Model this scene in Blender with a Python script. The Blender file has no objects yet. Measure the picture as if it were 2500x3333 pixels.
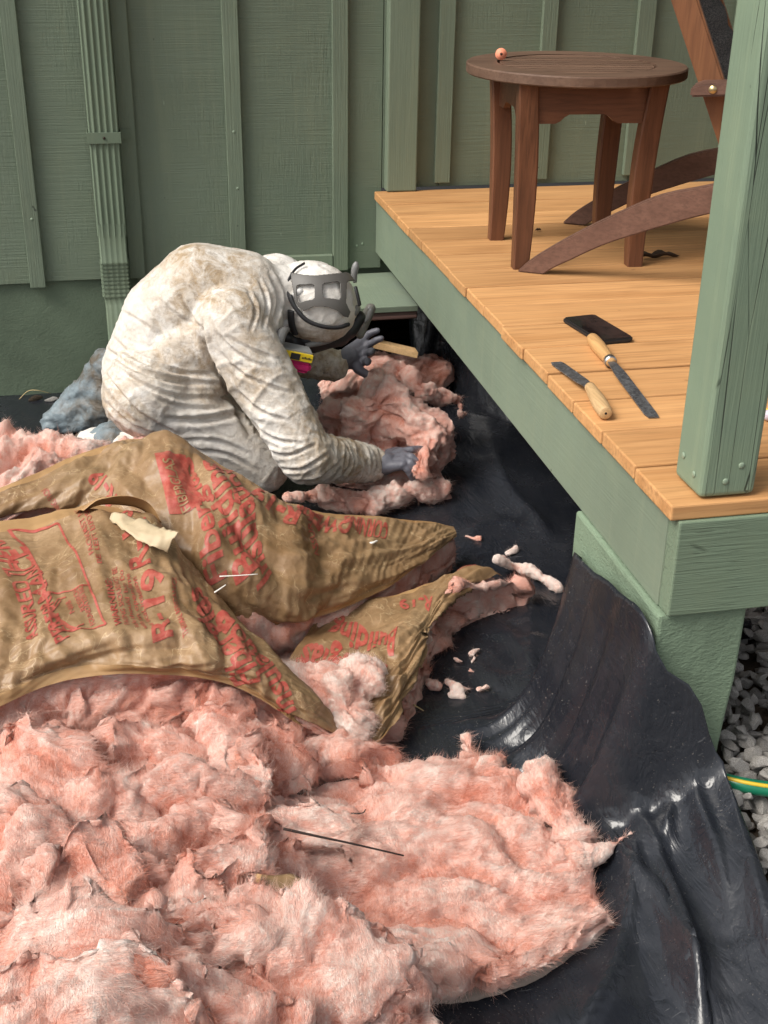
import bpy, bmesh, math, random
import numpy as np
from mathutils import Vector, Matrix
random.seed(7); rng = np.random.default_rng(7)
scene = bpy.context.scene
COL = scene.collection

# ---------------------------------------------------------------- camera
CAM = np.array([-0.76050, -3.70410, 1.38950])
FPX = 4049.67                                   # focal length in pixels of a 2500 x 3333 frame
def _basis(pitch, yaw, roll):
    cy, sy = math.cos(yaw), math.sin(yaw)
    right = np.array([cy, sy, 0.]); fh = np.array([-sy, cy, 0.]); up = np.array([0, 0, 1.])
    f = math.cos(pitch)*fh - math.sin(pitch)*up
    u = math.sin(pitch)*fh + math.cos(pitch)*up
    return (math.cos(roll)*right + math.sin(roll)*u, -math.sin(roll)*right + math.cos(roll)*u, f)
RIGHT, UP, FWD = _basis(0.4590489, -0.21612042, 0.01594019)
cam_d = bpy.data.cameras.new('camera'); cam = bpy.data.objects.new('camera', cam_d); COL.objects.link(cam)
cam_d.sensor_fit = 'VERTICAL'; cam_d.sensor_height = 36.0; cam_d.lens = FPX/3333*36.0
cam_d.clip_start = 0.05; cam_d.clip_end = 500
M = Matrix.Identity(4)
for i in range(3):
    M[i][0], M[i][1], M[i][2], M[i][3] = RIGHT[i], UP[i], -FWD[i], CAM[i]
cam.matrix_world = M
scene.camera = cam

# ---------------------------------------------------------------- sky, sun, exposure
SUN_EL, SUN_AZ = math.radians(50), math.radians(-108)      # azimuth from +Y, clockwise; light comes from the left
world = bpy.data.worlds.new('World'); scene.world = world; world.use_nodes = True
wn = world.node_tree; wn.nodes.clear()
w_out = wn.nodes.new('ShaderNodeOutputWorld'); w_bg = wn.nodes.new('ShaderNodeBackground')
sky = wn.nodes.new('ShaderNodeTexSky'); sky.sky_type = 'NISHITA'; sky.sun_disc = False
sky.sun_elevation = SUN_EL; sky.sun_rotation = SUN_AZ
sky.air_density = 1.0; sky.dust_density = 4.0; sky.ozone_density = 1.0
hs = wn.nodes.new('ShaderNodeHueSaturation'); hs.inputs['Saturation'].default_value = 0.25
wn.links.new(sky.outputs[0], hs.inputs['Color']); wn.links.new(hs.outputs[0], w_bg.inputs[0])
w_bg.inputs[1].default_value = 0.095
wn.links.new(w_bg.outputs[0], w_out.inputs[0])
sun_d = bpy.data.lights.new('sun', 'SUN'); sun = bpy.data.objects.new('sun', sun_d); COL.objects.link(sun)
sun_d.energy = 1.5; sun_d.angle = math.radians(28); sun_d.color = (1.0, 0.94, 0.85)
_sd = Vector((math.cos(SUN_EL)*math.sin(SUN_AZ), math.cos(SUN_EL)*math.cos(SUN_AZ), math.sin(SUN_EL)))
sun.rotation_euler = _sd.to_track_quat('Z', 'Y').to_euler()
scene.view_settings.view_transform = 'Standard'; scene.view_settings.look = 'None'
scene.view_settings.exposure = 0.95; scene.view_settings.gamma = 1.0
scene.view_settings.use_curve_mapping = False
scene.cycles.use_denoising = True
scene.cycles.max_bounces = 8; scene.cycles.diffuse_bounces = 4; scene.cycles.transparent_max_bounces = 8

# ---------------------------------------------------------------- measuring helpers: where a sight line of the survey photograph meets a plane of the place
def ray(u, v):
    return RIGHT*((u-1250)/FPX) - UP*((v-1666.5)/FPX) + FWD
def at_z(u, v, z): d = ray(u, v); return CAM + d*((z-CAM[2])/d[2])
def at_y(u, v, y): d = ray(u, v); return CAM + d*((y-CAM[1])/d[1])
def at_x(u, v, x): d = ray(u, v); return CAM + d*((x-CAM[0])/d[0])
def at_plane(u, v, p, n): d = ray(u, v); return CAM + d*(np.dot(np.asarray(p)-CAM, n)/np.dot(d, n))
K = 1.507                                       # coarse survey grid
def gz(u, v, z): return at_z(u*K, v*K, z)

# ---------------------------------------------------------------- noise (gradient noise on arrays)
_perm = np.random.default_rng(3).permutation(512).astype(np.int64); _perm = np.concatenate([_perm]*3)
_g = np.random.default_rng(5).normal(size=(512, 3)); _g /= np.linalg.norm(_g, axis=1)[:, None]
def pn(p):
    p = np.asarray(p, float); i = np.floor(p).astype(np.int64); f = p-i
    w = f*f*f*(f*(f*6-15)+10); i &= 255; out = 0
    for dx in (0, 1):
        for dy in (0, 1):
            for dz in (0, 1):
                h = _perm[_perm[_perm[i[:, 0]+dx]+i[:, 1]+dy]+i[:, 2]+dz]
                g = _g[h]
                d = g[:, 0]*(f[:, 0]-dx)+g[:, 1]*(f[:, 1]-dy)+g[:, 2]*(f[:, 2]-dz)
                wt = (w[:, 0] if dx else 1-w[:, 0])*(w[:, 1] if dy else 1-w[:, 1])*(w[:, 2] if dz else 1-w[:, 2])
                out = out+d*wt
    return out
def fbm(p, o=4, lac=2.03, gain=0.5):
    a = 1.0; s = 0; p = np.asarray(p, float)
    for k in range(o): s = s+a*pn(p+k*17.3); p = p*lac; a *= gain
    return s
def ridged(p, o=3, lac=2.1, gain=0.5):
    a = 1.0; s = 0; p = np.asarray(p, float)
    for k in range(o): s = s+a*(1-np.abs(pn(p+k*11.7))*2.2); p = p*lac; a *= gain
    return s

# ---------------------------------------------------------------- object helpers
def tag(o, label=None, cat=None, group=None, kind=None):
    if label: o['label'] = label
    if cat: o['category'] = cat
    if group: o['group'] = group
    if kind: o['kind'] = kind
    return o
def empty(name, loc=(0, 0, 0), rz=0.0):
    o = bpy.data.objects.new(name, None); COL.objects.link(o)
    o.location = loc; o.rotation_euler = (0, 0, rz); o.empty_display_size = 0.05
    return o
def link(name, me, mat, parent=None, smooth=False):
    o = bpy.data.objects.new(name, me); COL.objects.link(o)
    if mat is not None:
        if len(me.materials) == 0: me.materials.append(mat)
    if parent is not None: o.parent = parent
    if smooth and len(me.polygons): me.polygons.foreach_set('use_smooth', np.ones(len(me.polygons), bool))
    return o
def pmesh(name, v, f, mat, parent=None, smooth=False):
    me = bpy.data.meshes.new(name)
    me.from_pydata([tuple(map(float, p)) for p in v], [], [tuple(int(i) for i in q) for q in f])
    me.update(); return link(name, me, mat, parent, smooth)
def npmesh(name, v, f, mat, parent=None, smooth=True):
    """fast mesh from arrays: f is (n,4) or (n,3)"""
    me = bpy.data.meshes.new(name); v = np.asarray(v, np.float32); f = np.asarray(f, np.int32); k = f.shape[1]
    me.vertices.add(len(v)); me.vertices.foreach_set('co', v.ravel())
    me.loops.add(f.size); me.loops.foreach_set('vertex_index', f.ravel())
    me.polygons.add(len(f)); me.polygons.foreach_set('loop_start', np.arange(0, f.size, k, dtype=np.int32))
    me.polygons.foreach_set('loop_total', np.full(len(f), k, np.int32))
    me.update(calc_edges=True); me.validate()
    return link(name, me, mat, parent, smooth)
def bm_mesh(name, bm, mat, parent=None, smooth=False):
    me = bpy.data.meshes.new(name); bmesh.ops.recalc_face_normals(bm, faces=bm.faces); bm.to_mesh(me); bm.free()
    return link(name, me, mat, parent, smooth)
def bm_box(bm, lo, hi, bev=0.0, seg=2, mtx=None):
    r = bmesh.ops.create_cube(bm, size=1.0); vs = r['verts']
    lo = Vector(lo); hi = Vector(hi)
    for v in vs: v.co = Vector([lo[i]+(v.co[i]+0.5)*(hi[i]-lo[i]) for i in range(3)])
    if bev > 0:
        es = {e for v in vs for e in v.link_edges}
        r2 = bmesh.ops.bevel(bm, geom=list(es), offset=bev, segments=seg, affect='EDGES', profile=0.5)
        vs = list({v for f in r2['faces'] for v in f.verts} | {v for v in vs if v.is_valid})
    if mtx is not None: bmesh.ops.transform(bm, matrix=mtx, verts=vs)
    return vs
def box(name, lo, hi, mat, parent=None, bev=0.002, seg=2, mtx=None):
    bm = bmesh.new(); bm_box(bm, lo, hi, bev, seg, mtx); return bm_mesh(name, bm, mat, parent)
def prism(name, pts, org, au, av, an, th, mat, parent=None, bev=0.0):
    """polygon pts (u,v) in the plane org+u*au+v*av, extruded by th along an"""
    org, au, av, an = (np.asarray(a, float) for a in (org, au, av, an))
    bm = bmesh.new(); n = len(pts)
    a = [bm.verts.new(org+au*p[0]+av*p[1]) for p in pts]; b = [bm.verts.new(org+au*p[0]+av*p[1]+an*th) for p in pts]
    bm.faces.new(a); bm.faces.new(b[::-1])
    for i in range(n): bm.faces.new((a[i], b[i], b[(i+1) % n], a[(i+1) % n]))
    bmesh.ops.recalc_face_normals(bm, faces=bm.faces)
    if bev: bmesh.ops.bevel(bm, geom=[e for e in bm.edges if e.calc_face_angle(0) > 0.5], offset=bev, segments=2, affect='EDGES')
    return bm_mesh(name, bm, mat, parent)
def tube_np(path, rad, n=10, cap=True):
    path = np.asarray(path, float); m = len(path); rad = np.broadcast_to(np.asarray(rad, float), (m,))
    t = np.gradient(path, axis=0); t /= np.linalg.norm(t, axis=1)[:, None]+1e-12
    ref = np.array([0, 0, 1.]) if abs(t[0][2]) < 0.9 else np.array([1., 0, 0])
    v = []; f = []; nrm = np.cross(t[0], ref); nrm /= np.linalg.norm(nrm)
    for i in range(m):
        nrm = nrm-t[i]*np.dot(nrm, t[i]); nrm /= np.linalg.norm(nrm); b = np.cross(t[i], nrm)
        for k in range(n):
            a = 2*math.pi*k/n; v.append(path[i]+rad[i]*(math.cos(a)*nrm+math.sin(a)*b))
    for i in range(m-1):
        for k in range(n): f.append((i*n+k, i*n+(k+1) % n, (i+1)*n+(k+1) % n, (i+1)*n+k))
    if cap: f.append(tuple(range(n))[::-1]); f.append(tuple((m-1)*n+k for k in range(n)))
    return v, f
def tube(name, path, rad, mat, parent=None, n=10):
    v, f = tube_np(path, rad, n); return pmesh(name, v, f, mat, parent, smooth=True)
def spline(pts, n):
    """Catmull-Rom through pts -> n points"""
    p = np.asarray(pts, float); p = np.vstack([2*p[0]-p[1], p, 2*p[-1]-p[-2]])
    s = np.linspace(0, len(p)-3-1e-9, n); i = s.astype(int); t = (s-i)[:, None]
    a, b, c, d = p[i], p[i+1], p[i+2], p[i+3]
    return 0.5*((2*b)+(-a+c)*t+(2*a-5*b+4*c-d)*t*t+(-a+3*b-3*c+d)*t**3)

# ---------------------------------------------------------------- materials
def nodes(name):
    m = bpy.data.materials.new(name); m.use_nodes = True; nt = m.node_tree
    return m, nt, nt.nodes['Principled BSDF']
class NB:
    """small node builder"""
    def __init__(s, name):
        s.m, s.nt, s.b = nodes(name); s.tc = None; s.info = None
    def coord(s, which='Object', scale=(1, 1, 1), rnd=0.0, rot=(0, 0, 0)):
        if s.tc is None: s.tc = s.nt.nodes.new('ShaderNodeTexCoord')
        mp = s.nt.nodes.new('ShaderNodeMapping'); mp.inputs['Scale'].default_value = scale; mp.inputs['Rotation'].default_value = rot
        src = s.tc.outputs[which]
        if rnd:
            if s.info is None: s.info = s.nt.nodes.new('ShaderNodeObjectInfo')
            mul = s.nt.nodes.new('ShaderNodeMath'); mul.operation = 'MULTIPLY'; mul.inputs[1].default_value = rnd
            s.nt.links.new(s.info.outputs['Random'], mul.inputs[0])
            ad = s.nt.nodes.new('ShaderNodeVectorMath'); ad.operation = 'ADD'
            s.nt.links.new(src, ad.inputs[0]); s.nt.links.new(mul.outputs[0], ad.inputs[1]); src = ad.outputs[0]
        s.nt.links.new(src, mp.inputs['Vector']); return mp.outputs[0]
    def noise(s, co, scale, detail=4, rough=0.55, dist=0.0):
        n = s.nt.nodes.new('ShaderNodeTexNoise'); n.inputs['Scale'].default_value = scale; n.inputs['Detail'].default_value = detail
        n.inputs['Roughness'].default_value = rough; n.inputs['Distortion'].default_value = dist
        s.nt.links.new(co, n.inputs['Vector']); return n.outputs['Fac']
    def voro(s, co, scale, feat='F1', rnd=1.0):
        n = s.nt.nodes.new('ShaderNodeTexVoronoi'); n.feature = feat; n.inputs['Scale'].default_value = scale
        n.inputs['Randomness'].default_value = rnd
        s.nt.links.new(co, n.inputs['Vector']); return n.outputs['Distance']
    def wave(s, co, scale, dist=3.0, detail=3, band='X', dscale=1.0):
        n = s.nt.nodes.new('ShaderNodeTexWave'); n.wave_type = 'BANDS'; n.bands_direction = band
        n.inputs['Scale'].default_value = scale; n.inputs['Distortion'].default_value = dist
        n.inputs['Detail'].default_value = detail; n.inputs['Detail Scale'].default_value = dscale
        s.nt.links.new(co, n.inputs['Vector']); return n.outputs['Fac']
    def ramp(s, fac, stops, interp='LINEAR'):
        r = s.nt.nodes.new('ShaderNodeValToRGB'); el = r.color_ramp.elements; r.color_ramp.interpolation = interp
        while len(el) < len(stops): el.new(0.5)
        for e, (p, c) in zip(el, stops):
            e.position = p; e.color = (c, c, c, 1) if isinstance(c, (int, float)) else (*c, 1)
        s.nt.links.new(fac, r.inputs[0]); return r.outputs[0]
    def mix(s, fac, a, b, blend='MIX'):
        n = s.nt.nodes.new('ShaderNodeMix'); n.data_type = 'RGBA'; n.blend_type = blend
        for k, val in ((0, fac), (6, a), (7, b)):
            sock = n.inputs[k]
            if hasattr(val, 'is_output'): s.nt.links.new(val, sock)
            elif isinstance(val, (int, float)): sock.default_value = val if k == 0 else (val, val, val, 1)
            else: sock.default_value = (*val, 1)
        return n.outputs[2]
    def math(s, op, a, b=0.0):
        n = s.nt.nodes.new('ShaderNodeMath'); n.operation = op
        for sock, val in ((n.inputs[0], a), (n.inputs[1], b)):
            if hasattr(val, 'is_output'): s.nt.links.new(val, sock)
            else: sock.default_value = val
        return n.outputs[0]
    def rand(s):
        if s.info is None: s.info = s.nt.nodes.new('ShaderNodeObjectInfo')
        return s.info.outputs['Random']
    def attr(s, name):
        n = s.nt.nodes.new('ShaderNodeAttribute'); n.attribute_name = name; return n
    def bump(s, h, strength=0.5, dist=0.002, prev=None):
        n = s.nt.nodes.new('ShaderNodeBump'); n.inputs['Strength'].default_value = strength; n.inputs['Distance'].default_value = dist
        s.nt.links.new(h, n.inputs['Height'])
        if prev is not None: s.nt.links.new(prev, n.inputs['Normal'])
        return n.outputs[0]
    def done(s, color=None, rough=0.6, normal=None, metal=0.0, spec=0.5, **kw):
        b = s.b
        if color is not None:
            if hasattr(color, 'is_output'): s.nt.links.new(color, b.inputs['Base Color'])
            else: b.inputs['Base Color'].default_value = (*color, 1)
        if hasattr(rough, 'is_output'): s.nt.links.new(rough, b.inputs['Roughness'])
        else: b.inputs['Roughness'].default_value = rough
        if normal is not None: s.nt.links.new(normal, b.inputs['Normal'])
        b.inputs['Metallic'].default_value = metal; b.inputs['Specular IOR Level'].default_value = spec
        for k, v in kw.items(): b.inputs[k.replace('_', ' ')].default_value = v
        return s.m
def plain(name, color, rough=0.6, metal=0.0, spec=0.5, **kw): return NB(name).done(color, rough, None, metal, spec, **kw)

def paint(name, base, vertical=False, horiz_saw=True, crack=0.0, relief=1.0, scuff=True, along=None):
    """old exterior paint over rough-sawn timber: saw lines, blisters, scuffs, dirt"""
    n = NB(name); b = np.array(base)
    co = n.coord(rnd=7.0)
    big = n.noise(co, 1.7, 5, 0.6); mid = n.noise(co, 11, 4, 0.6)
    c = n.mix(n.ramp(big, [(0.3, 0.0), (0.7, 1.0)]), tuple(b*0.88), tuple(b*1.1))
    c = n.mix(n.ramp(mid, [(0.45, 0.0), (0.75, 0.35)]), c, tuple(b*np.array([1.12, 1.05, 0.95])))
    if scuff:
        cs = n.coord(scale=(60, 60, 22), rnd=3.0)
        sc = n.ramp(n.noise(cs, 1.0, 2, 0.5), [(0.74, 0.0), (0.8, 1.0)])
        sc = n.math('MULTIPLY', sc, n.ramp(n.noise(co, 5, 2), [(0.5, 0.0), (0.62, 1.0)]))
        c = n.mix(n.math('MULTIPLY', sc, 0.55), c, tuple(np.minimum(b*2.2+0.12, 0.6)))
        ds = n.ramp(n.noise(n.coord(scale=(30, 30, 30), rnd=5.0), 1.0, 2, 0.5), [(0.77, 0.0), (0.8, 1.0)])
        c = n.mix(n.math('MULTIPLY', ds, 0.7), c, (0.02, 0.022, 0.018))
    drip = n.ramp(n.noise(n.coord(scale=(38, 38, 1.6), rnd=5.0), 1.0, 3, .6), [(0.56, 0.0), (0.72, 0.30)]); c = n.mix(drip, c, tuple(np.minimum(b*np.array([1.25, 1.15, 1.05])+.015, 1)))
    if horiz_saw: saw = n.noise(n.coord(scale=(5, 5, 260), rnd=3.0), 1.0, 3, 0.6)
    else: saw = n.noise(n.coord(scale=(230, 230, 6), rnd=3.0), 1.0, 3, 0.6)
    grain = n.noise(n.coord(scale=(170, 170, 14), rnd=3.0), 1.0, 3, 0.55, 0.6) if not vertical else n.noise(n.coord(scale=(220, 220, 7), rnd=3.0), 1.0, 4, 0.6, 0.3)
    if along:
        sc_ = {'X': (7, 190, 190), 'Y': (190, 7, 190)}[along]; grain = n.noise(n.coord(scale=sc_, rnd=3.0), 1.0, 4, 0.6, 0.5); saw = grain
    msk = n.ramp(n.noise(co, 6, 2), [(0.4, 0.15), (0.62, 1.0)])
    h = n.math('ADD', n.math('MULTIPLY', saw, 0.85), n.math('MULTIPLY', n.math('MULTIPLY', grain, msk), 1.0))
    nm = n.bump(h, 0.6*relief, 0.0030)
    nm = n.bump(n.noise(co, 90, 3, 0.6), 0.25*relief, 0.0012, nm)
    if crack:
        ck = n.voro(n.coord(scale=(34, 34, 1.6) if vertical else (1.6, 34, 34), rnd=3.0), 1.0, 'DISTANCE_TO_EDGE')
        ckm = n.ramp(ck, [(0.0, 1.0), (0.016, 0.0)])
        ckm = n.math('MULTIPLY', ckm, n.ramp(n.noise(n.coord(scale=(9, 9, 2), rnd=3.0), 1.0, 2), [(0.52, 0.0), (0.6, crack)]))
        c = n.mix(ckm, c, (0.012, 0.014, 0.011))
        inv = n.math('SUBTRACT', 1.0, ckm); nm = n.bump(inv, 0.8, 0.003, nm)
    return n.done(c, n.ramp(mid, [(0.3, 0.5), (0.7, 0.72)]), nm, spec=0.35)

def wood(name, a, b, axis='X', scale=1.0, rough=0.6, rings=True, dark=(0.06, 0.03, 0.015), bumpk=0.4, speck=0.0, spec=0.3):
    n = NB(name)
    st = {'X': (1.2, 26, 26), 'Y': (26, 1.2, 26), 'Z': (26, 26, 1.2)}[axis]
    st = tuple(k*scale for k in st)
    co = n.coord(scale=st, rnd=13.0)
    g = n.noise(co, 1.0, 6, 0.62, 0.5)
    fine = n.noise(n.coord(scale=tuple(k*5 for k in st), rnd=13.0), 1.0, 4, 0.6)
    c = n.mix(n.ramp(g, [(0.32, 0.0), (0.68, 1.0)]), a, b)
    c = n.mix(n.ramp(fine, [(0.35, 0.55), (0.55, 0.0)]), c, tuple(np.array(a)*0.62))
    tint = n.noise(n.coord(rnd=13.0), 3.0, 3)
    c = n.mix(n.ramp(tint, [(0.35, 0.0), (0.7, 0.35)]), c, tuple(np.minimum(np.array(b)*1.18, 1)))
    rv = n.ramp(n.rand(), [(0.0, 0.80), (1.0, 1.12)]); c = n.mix(1.0, c, rv, 'MULTIPLY')
    if speck:
        sp = n.ramp(n.noise(n.coord(scale=(25, 25, 25), rnd=2.0), 1.0, 2), [(0.74, 0.0), (0.78, speck)]); c = n.mix(sp, c, dark)
    nm = n.bump(g, bumpk, 0.0012); nm = n.bump(fine, bumpk*0.6, 0.0006, nm)
    return n.done(c, rough, nm, spec=spec)

GREEN = (0.150, 0.189, 0.135)
M_wall = paint('wall_paint', GREEN, relief=1.0)
M_batten = paint('batten_paint', tuple(np.array(GREEN)*1.05), vertical=True, horiz_saw=False, relief=0.9)
M_trim = paint('trim_paint', tuple(np.array(GREEN)*1.18), vertical=True, horiz_saw=False, relief=0.5)
M_rim = paint('rim_paint_lit', (0.19, 0.237, 0.173), relief=0.3, horiz_saw=True, scuff=True, along='Y')  # same paint as the wall; its lighter tone is light put into the colour
M_fascia = paint('fascia_paint', (0.158, 0.212, 0.145), relief=0.8, horiz_saw=True, crack=0.9, along='X')
M_post = paint('post_paint', (0.195, 0.26, 0.18), vertical=True, horiz_saw=False, relief=0.6, crack=1.0)
def stucco(name, base, k=1.0):
    n = NB(name); co = n.coord(); b = np.array(base)
    c = n.mix(n.ramp(n.noise(co, 6, 4), [(0.3, 0.0), (0.7, 1.0)]), tuple(b*0.85), tuple(b*1.12))
    h1 = n.noise(n.coord(scale=(1, 1, 1.9)), 120, 3, 0.6, 0.4); h2 = n.noise(co, 22, 4, 0.6, 1.2)
    nm = n.bump(h2, 0.5*k, 0.006); nm = n.bump(h1, 0.9*k, 0.003, nm)
    return n.done(c, 0.7, nm, spec=0.3)
M_found = stucco('foundation_paint', (0.125, 0.165, 0.112), 0.5)
M_pier = stucco('pier_paint', (0.185, 0.25, 0.17), 0.9)
M_deck = wood('cedar_deck', (0.46, 0.225, 0.085), (0.62, 0.34, 0.145), 'X', 1.0, 0.62, bumpk=0.35, speck=0.35)
M_deckend = wood('cedar_end', (0.36, 0.17, 0.06), (0.52, 0.27, 0.11), 'Y', 1.0, 0.6)
M_teak = wood('table_wood', (0.085, 0.032, 0.015), (0.19, 0.078, 0.038), 'Z', 1.2, 0.5, speck=0.0, spec=0.4)
M_teakx = wood('table_wood_side', (0.085, 0.032, 0.015), (0.18, 0.074, 0.036), 'X', 1.2, 0.5, spec=0.4)
M_top = wood('table_top_wood', (0.105, 0.056, 0.036), (0.20, 0.12, 0.08), 'X', 1.3, 0.55, spec=0.4)
M_chair = wood('chair_wood', (0.10, 0.05, 0.035), (0.16, 0.085, 0.06), 'X', 1.2, 0.55, spec=0.4)
M_stile = wood('chair_back_wood', (0.16, 0.06, 0.025), (0.26, 0.11, 0.045), 'Z', 1.2, 0.5, spec=0.4)
M_dark = plain('near_black', (0.012, 0.011, 0.010), 0.95)  # one near-black tone for crawl-space lining, joists and knife handle hole
M_nail = plain('painted_nail', (0.24, 0.31, 0.22), 0.5)

# ================================================================ THE SETTING
# ground: one big sheet with a low gravel bed beside the pier
def gh(x, y):
    """ground height: flat soil, a gravel bed about 10 cm higher to the right of the pier"""
    x = np.asarray(x, float); y = np.asarray(y, float)
    s = np.clip((x-0.02)/0.12, 0, 1); s = s*s*(3-2*s)
    t = np.clip((-1.55-y)/0.3, 0, 1); t = t*t*(3-2*t)
    return 0.098*s*t
n = NB('soil'); co = n.coord()
M_soil = n.done(n.mix(n.ramp(n.noise(co, 9, 6, 0.65), [(0.35, 0.0), (0.65, 1.0)]), (0.045, 0.034, 0.025), (0.11, 0.085, 0.062)), 0.95,
                n.bump(n.noise(co, 60, 5, 0.7), 0.8, 0.01), spec=0.1)
xs = np.concatenate([[-300, -60, -12, -4], np.linspace(-2, 2.6, 70), [5, 14, 60, 300]])
ys = np.concatenate([[-300, -60, -12, -5], np.linspace(-3.6, 0.6, 64), [2.5, 8, 60, 300]])
X, Y = np.meshgrid(xs, ys, indexing='ij'); Z = gh(X, Y)-0.02
nx, ny = X.shape; idx = np.arange(nx*ny).reshape(nx, ny)
F = np.stack([idx[:-1, :-1], idx[1:, :-1], idx[1:, 1:], idx[:-1, 1:]], -1).reshape(-1, 4)
tag(npmesh('ground', np.stack([X, Y, Z], -1).reshape(-1, 3), F, M_soil), 'bare brown soil around the porch', kind='structure')

# gravel bed: each stone that can be picked out is its own piece
n = NB('limestone'); co = n.coord(rnd=9.0)
c = n.mix(n.ramp(n.noise(co, 14, 5, 0.6), [(0.35, 0.0), (0.65, 1.0)]), (0.22, 0.205, 0.19), (0.44, 0.42, 0.39))
c = n.mix(n.ramp(n.noise(co, 35, 3), [(0.6, 0.0), (0.7, 0.6)]), c, (0.48, 0.46, 0.43))
c = n.mix(n.ramp(n.noise(co, 7, 2), [(0.6, 0.0), (0.75, 0.4)]), c, (0.24, 0.17, 0.11))
c = n.mix(1.0, c, n.ramp(n.rand(), [(0.0, 0.55), (1.0, 1.2)]), 'MULTIPLY')
M_stone = n.done(c, 0.75, n.bump(n.noise(co, 60, 4, 0.6), 0.5, 0.002), spec=0.3)
def stone_mesh(seed):
    r = np.random.default_rng(seed); bm = bmesh.new()
    bmesh.ops.create_icosphere(bm, subdivisions=2, radius=1.0)
    sc = np.array([1.0, r.uniform(0.6, 0.95), r.uniform(0.45, 0.75)])
    planes = [(lambda d: d/np.linalg.norm(d))(r.normal(size=3)) for _ in range(9)]; offs = r.uniform(0.38, 0.72, 9)
    for v in bm.verts:
        p = np.array(v.co)
        for d, o in zip(planes, offs):
            k = p @ d
            if k > o: p = p-d*(k-o)
        v.co = p*sc
    me = bpy.data.meshes.new('stone'); bm.to_mesh(me); bm.free(); me.materials.append(M_stone); return me
stone_meshes = [stone_mesh(s) for s in range(10)]
bed = tag(empty('gravel_bed', (0.4, -2.1, 0.0)), 'grey crushed limestone gravel right of the pier', kind='structure')
cand = []
r = np.random.default_rng(21)
for layer in (0, 1):
    for gx in np.arange(0.0, 0.62, 0.030):
        for gy in np.arange(-2.75, -1.15, 0.030):
            x, y = gx+r.uniform(-.012, .012), gy+r.uniform(-.012, .012)
            if -0.03 < x < 0.165 and -2.215 < y < -1.8: continue
            z = float(gh(x, y))+0.004+0.018*layer+r.uniform(-.006, .008)
            d = np.array([x, y, z])-CAM; dz = d @ FWD; u = 1250+FPX*(d @ RIGHT)/dz; v = 1666.5-FPX*(d @ UP)/dz
            if x < 0.0 or (x < 0.17 and y > -1.8): continue
            if not (2170 < u < 2560 and 1940 < v < 3100): continue
            if u < 2330+(v-2450)*0.28-40 and v > 2350: continue
            if layer and r.random() < 0.45: continue
            cand.append((dz, x, y, z))
cand.sort(); stones_n = 0
inv_bed = Vector(bed.location)
for k, (dz, x, y, z) in enumerate(cand[:300]):
    o = bpy.data.objects.new('stone', stone_meshes[k % 10]); COL.objects.link(o); o.parent = bed
    s = 0.0205*r.uniform(0.55, 1.35); o.location = Vector((x, y, z))-inv_bed; o.scale = (s, s, s)
    o.rotation_euler = (r.uniform(-.7, .7), r.uniform(-.7, .7), r.uniform(0, 6.28))
if len(cand) > 300 or True:
    vv, ff = [], []; base = 0
    sv = [np.array([v.co for v in m.vertices]) for m in stone_meshes]; sf = [np.array([list(p.vertices) for p in m.polygons]) for m in stone_meshes]
    rest = [(x, y, z) for _, x, y, z in cand[300:]]
    for gx in np.arange(0.0, 1.4, 0.04):
        for gy in np.arange(-3.2, -0.3, 0.04):
            x, y = gx+r.uniform(-.015, .015), gy+r.uniform(-.015, .015)
            if -0.03 < x < 0.165 and -2.215 < y < -1.8: continue
            if y > -1.25 and x < 0.3: continue
            if x < 0.17 and y > -2.2: continue
            rest.append((x, y, float(gh(x, y))-0.012))
    for k, (x, y, z) in enumerate(rest):
        a, b, c3 = r.uniform(0, 6.28, 3); Rr = np.array(Matrix.Rotation(a, 3, 'Z') @ Matrix.Rotation(b*0.15, 3, 'X'))
        p = sv[k % 10]*0.024*r.uniform(.7, 1.25) @ Rr.T+np.array([x, y, z]); vv.append(p); ff.append(sf[k % 10]+base); base += len(p)
    o = npmesh('gravel_filler', np.vstack(vv)-np.array(bed.location), np.vstack(ff), M_stone, bed, smooth=False); o['kind'] = 'stuff'

# ================================================================ HOUSE WALL
house = tag(empty('house_wall', (0, 0, 0)), 'dark green board and batten house wall with a stucco foundation', 'house')
for k in range(-5, 9):                                    # siding panels, joints hidden by battens
    x0 = -0.4075+0.3055*(k-0)-0.0; x0 = -0.4065+0.306*k; x1 = x0+0.3055
    zb = 0.358+0.004*math.sin(k*2.1)
    if x0 > 0.05: zb = 0.604
    if x0 < 0.05 < x1: x1 = 0.03
    box('siding_panel', (x0+0.001, 0.0, zb), (x1-0.001, 0.018, 2.9), M_wall, house, 0.0015)
box('siding_panel', (0.031, 0.001, 0.604), (0.204, 0.018, 2.9), M_wall, house, 0.0015)
for xa, xb, z0 in [(-1.020, -0.976, 0.349), (-0.732, -0.687, 0.365), (-0.431, -0.386, 0.366), (-0.122, -0.076, 0.362), (0.189, 0.236, 0.618),
                   (0.498, 0.544, 0.620), (0.793, 0.846, 0.624), (1.105, 1.15, 0.622), (1.41, 1.455, 0.622), (-1.327, -1.282, 0.36)]:
    bm = bmesh.new(); vs = bm_box(bm, (xa, -0.019, z0), (xb, -0.0005, 2.9), 0.002)
    bm_mesh('batten', bm, M_batten, house)
box('corner_trim', (0.036, -0.043, 0.6015), (0.127, -0.0008, 2.9), M_trim, house, 0.004)
box('hatch_trim', (-0.385, -0.021, 0.362), (-0.1235, -0.0006, 0.412), M_trim, house, 0.002)   # horizontal board behind the worker's head
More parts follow.
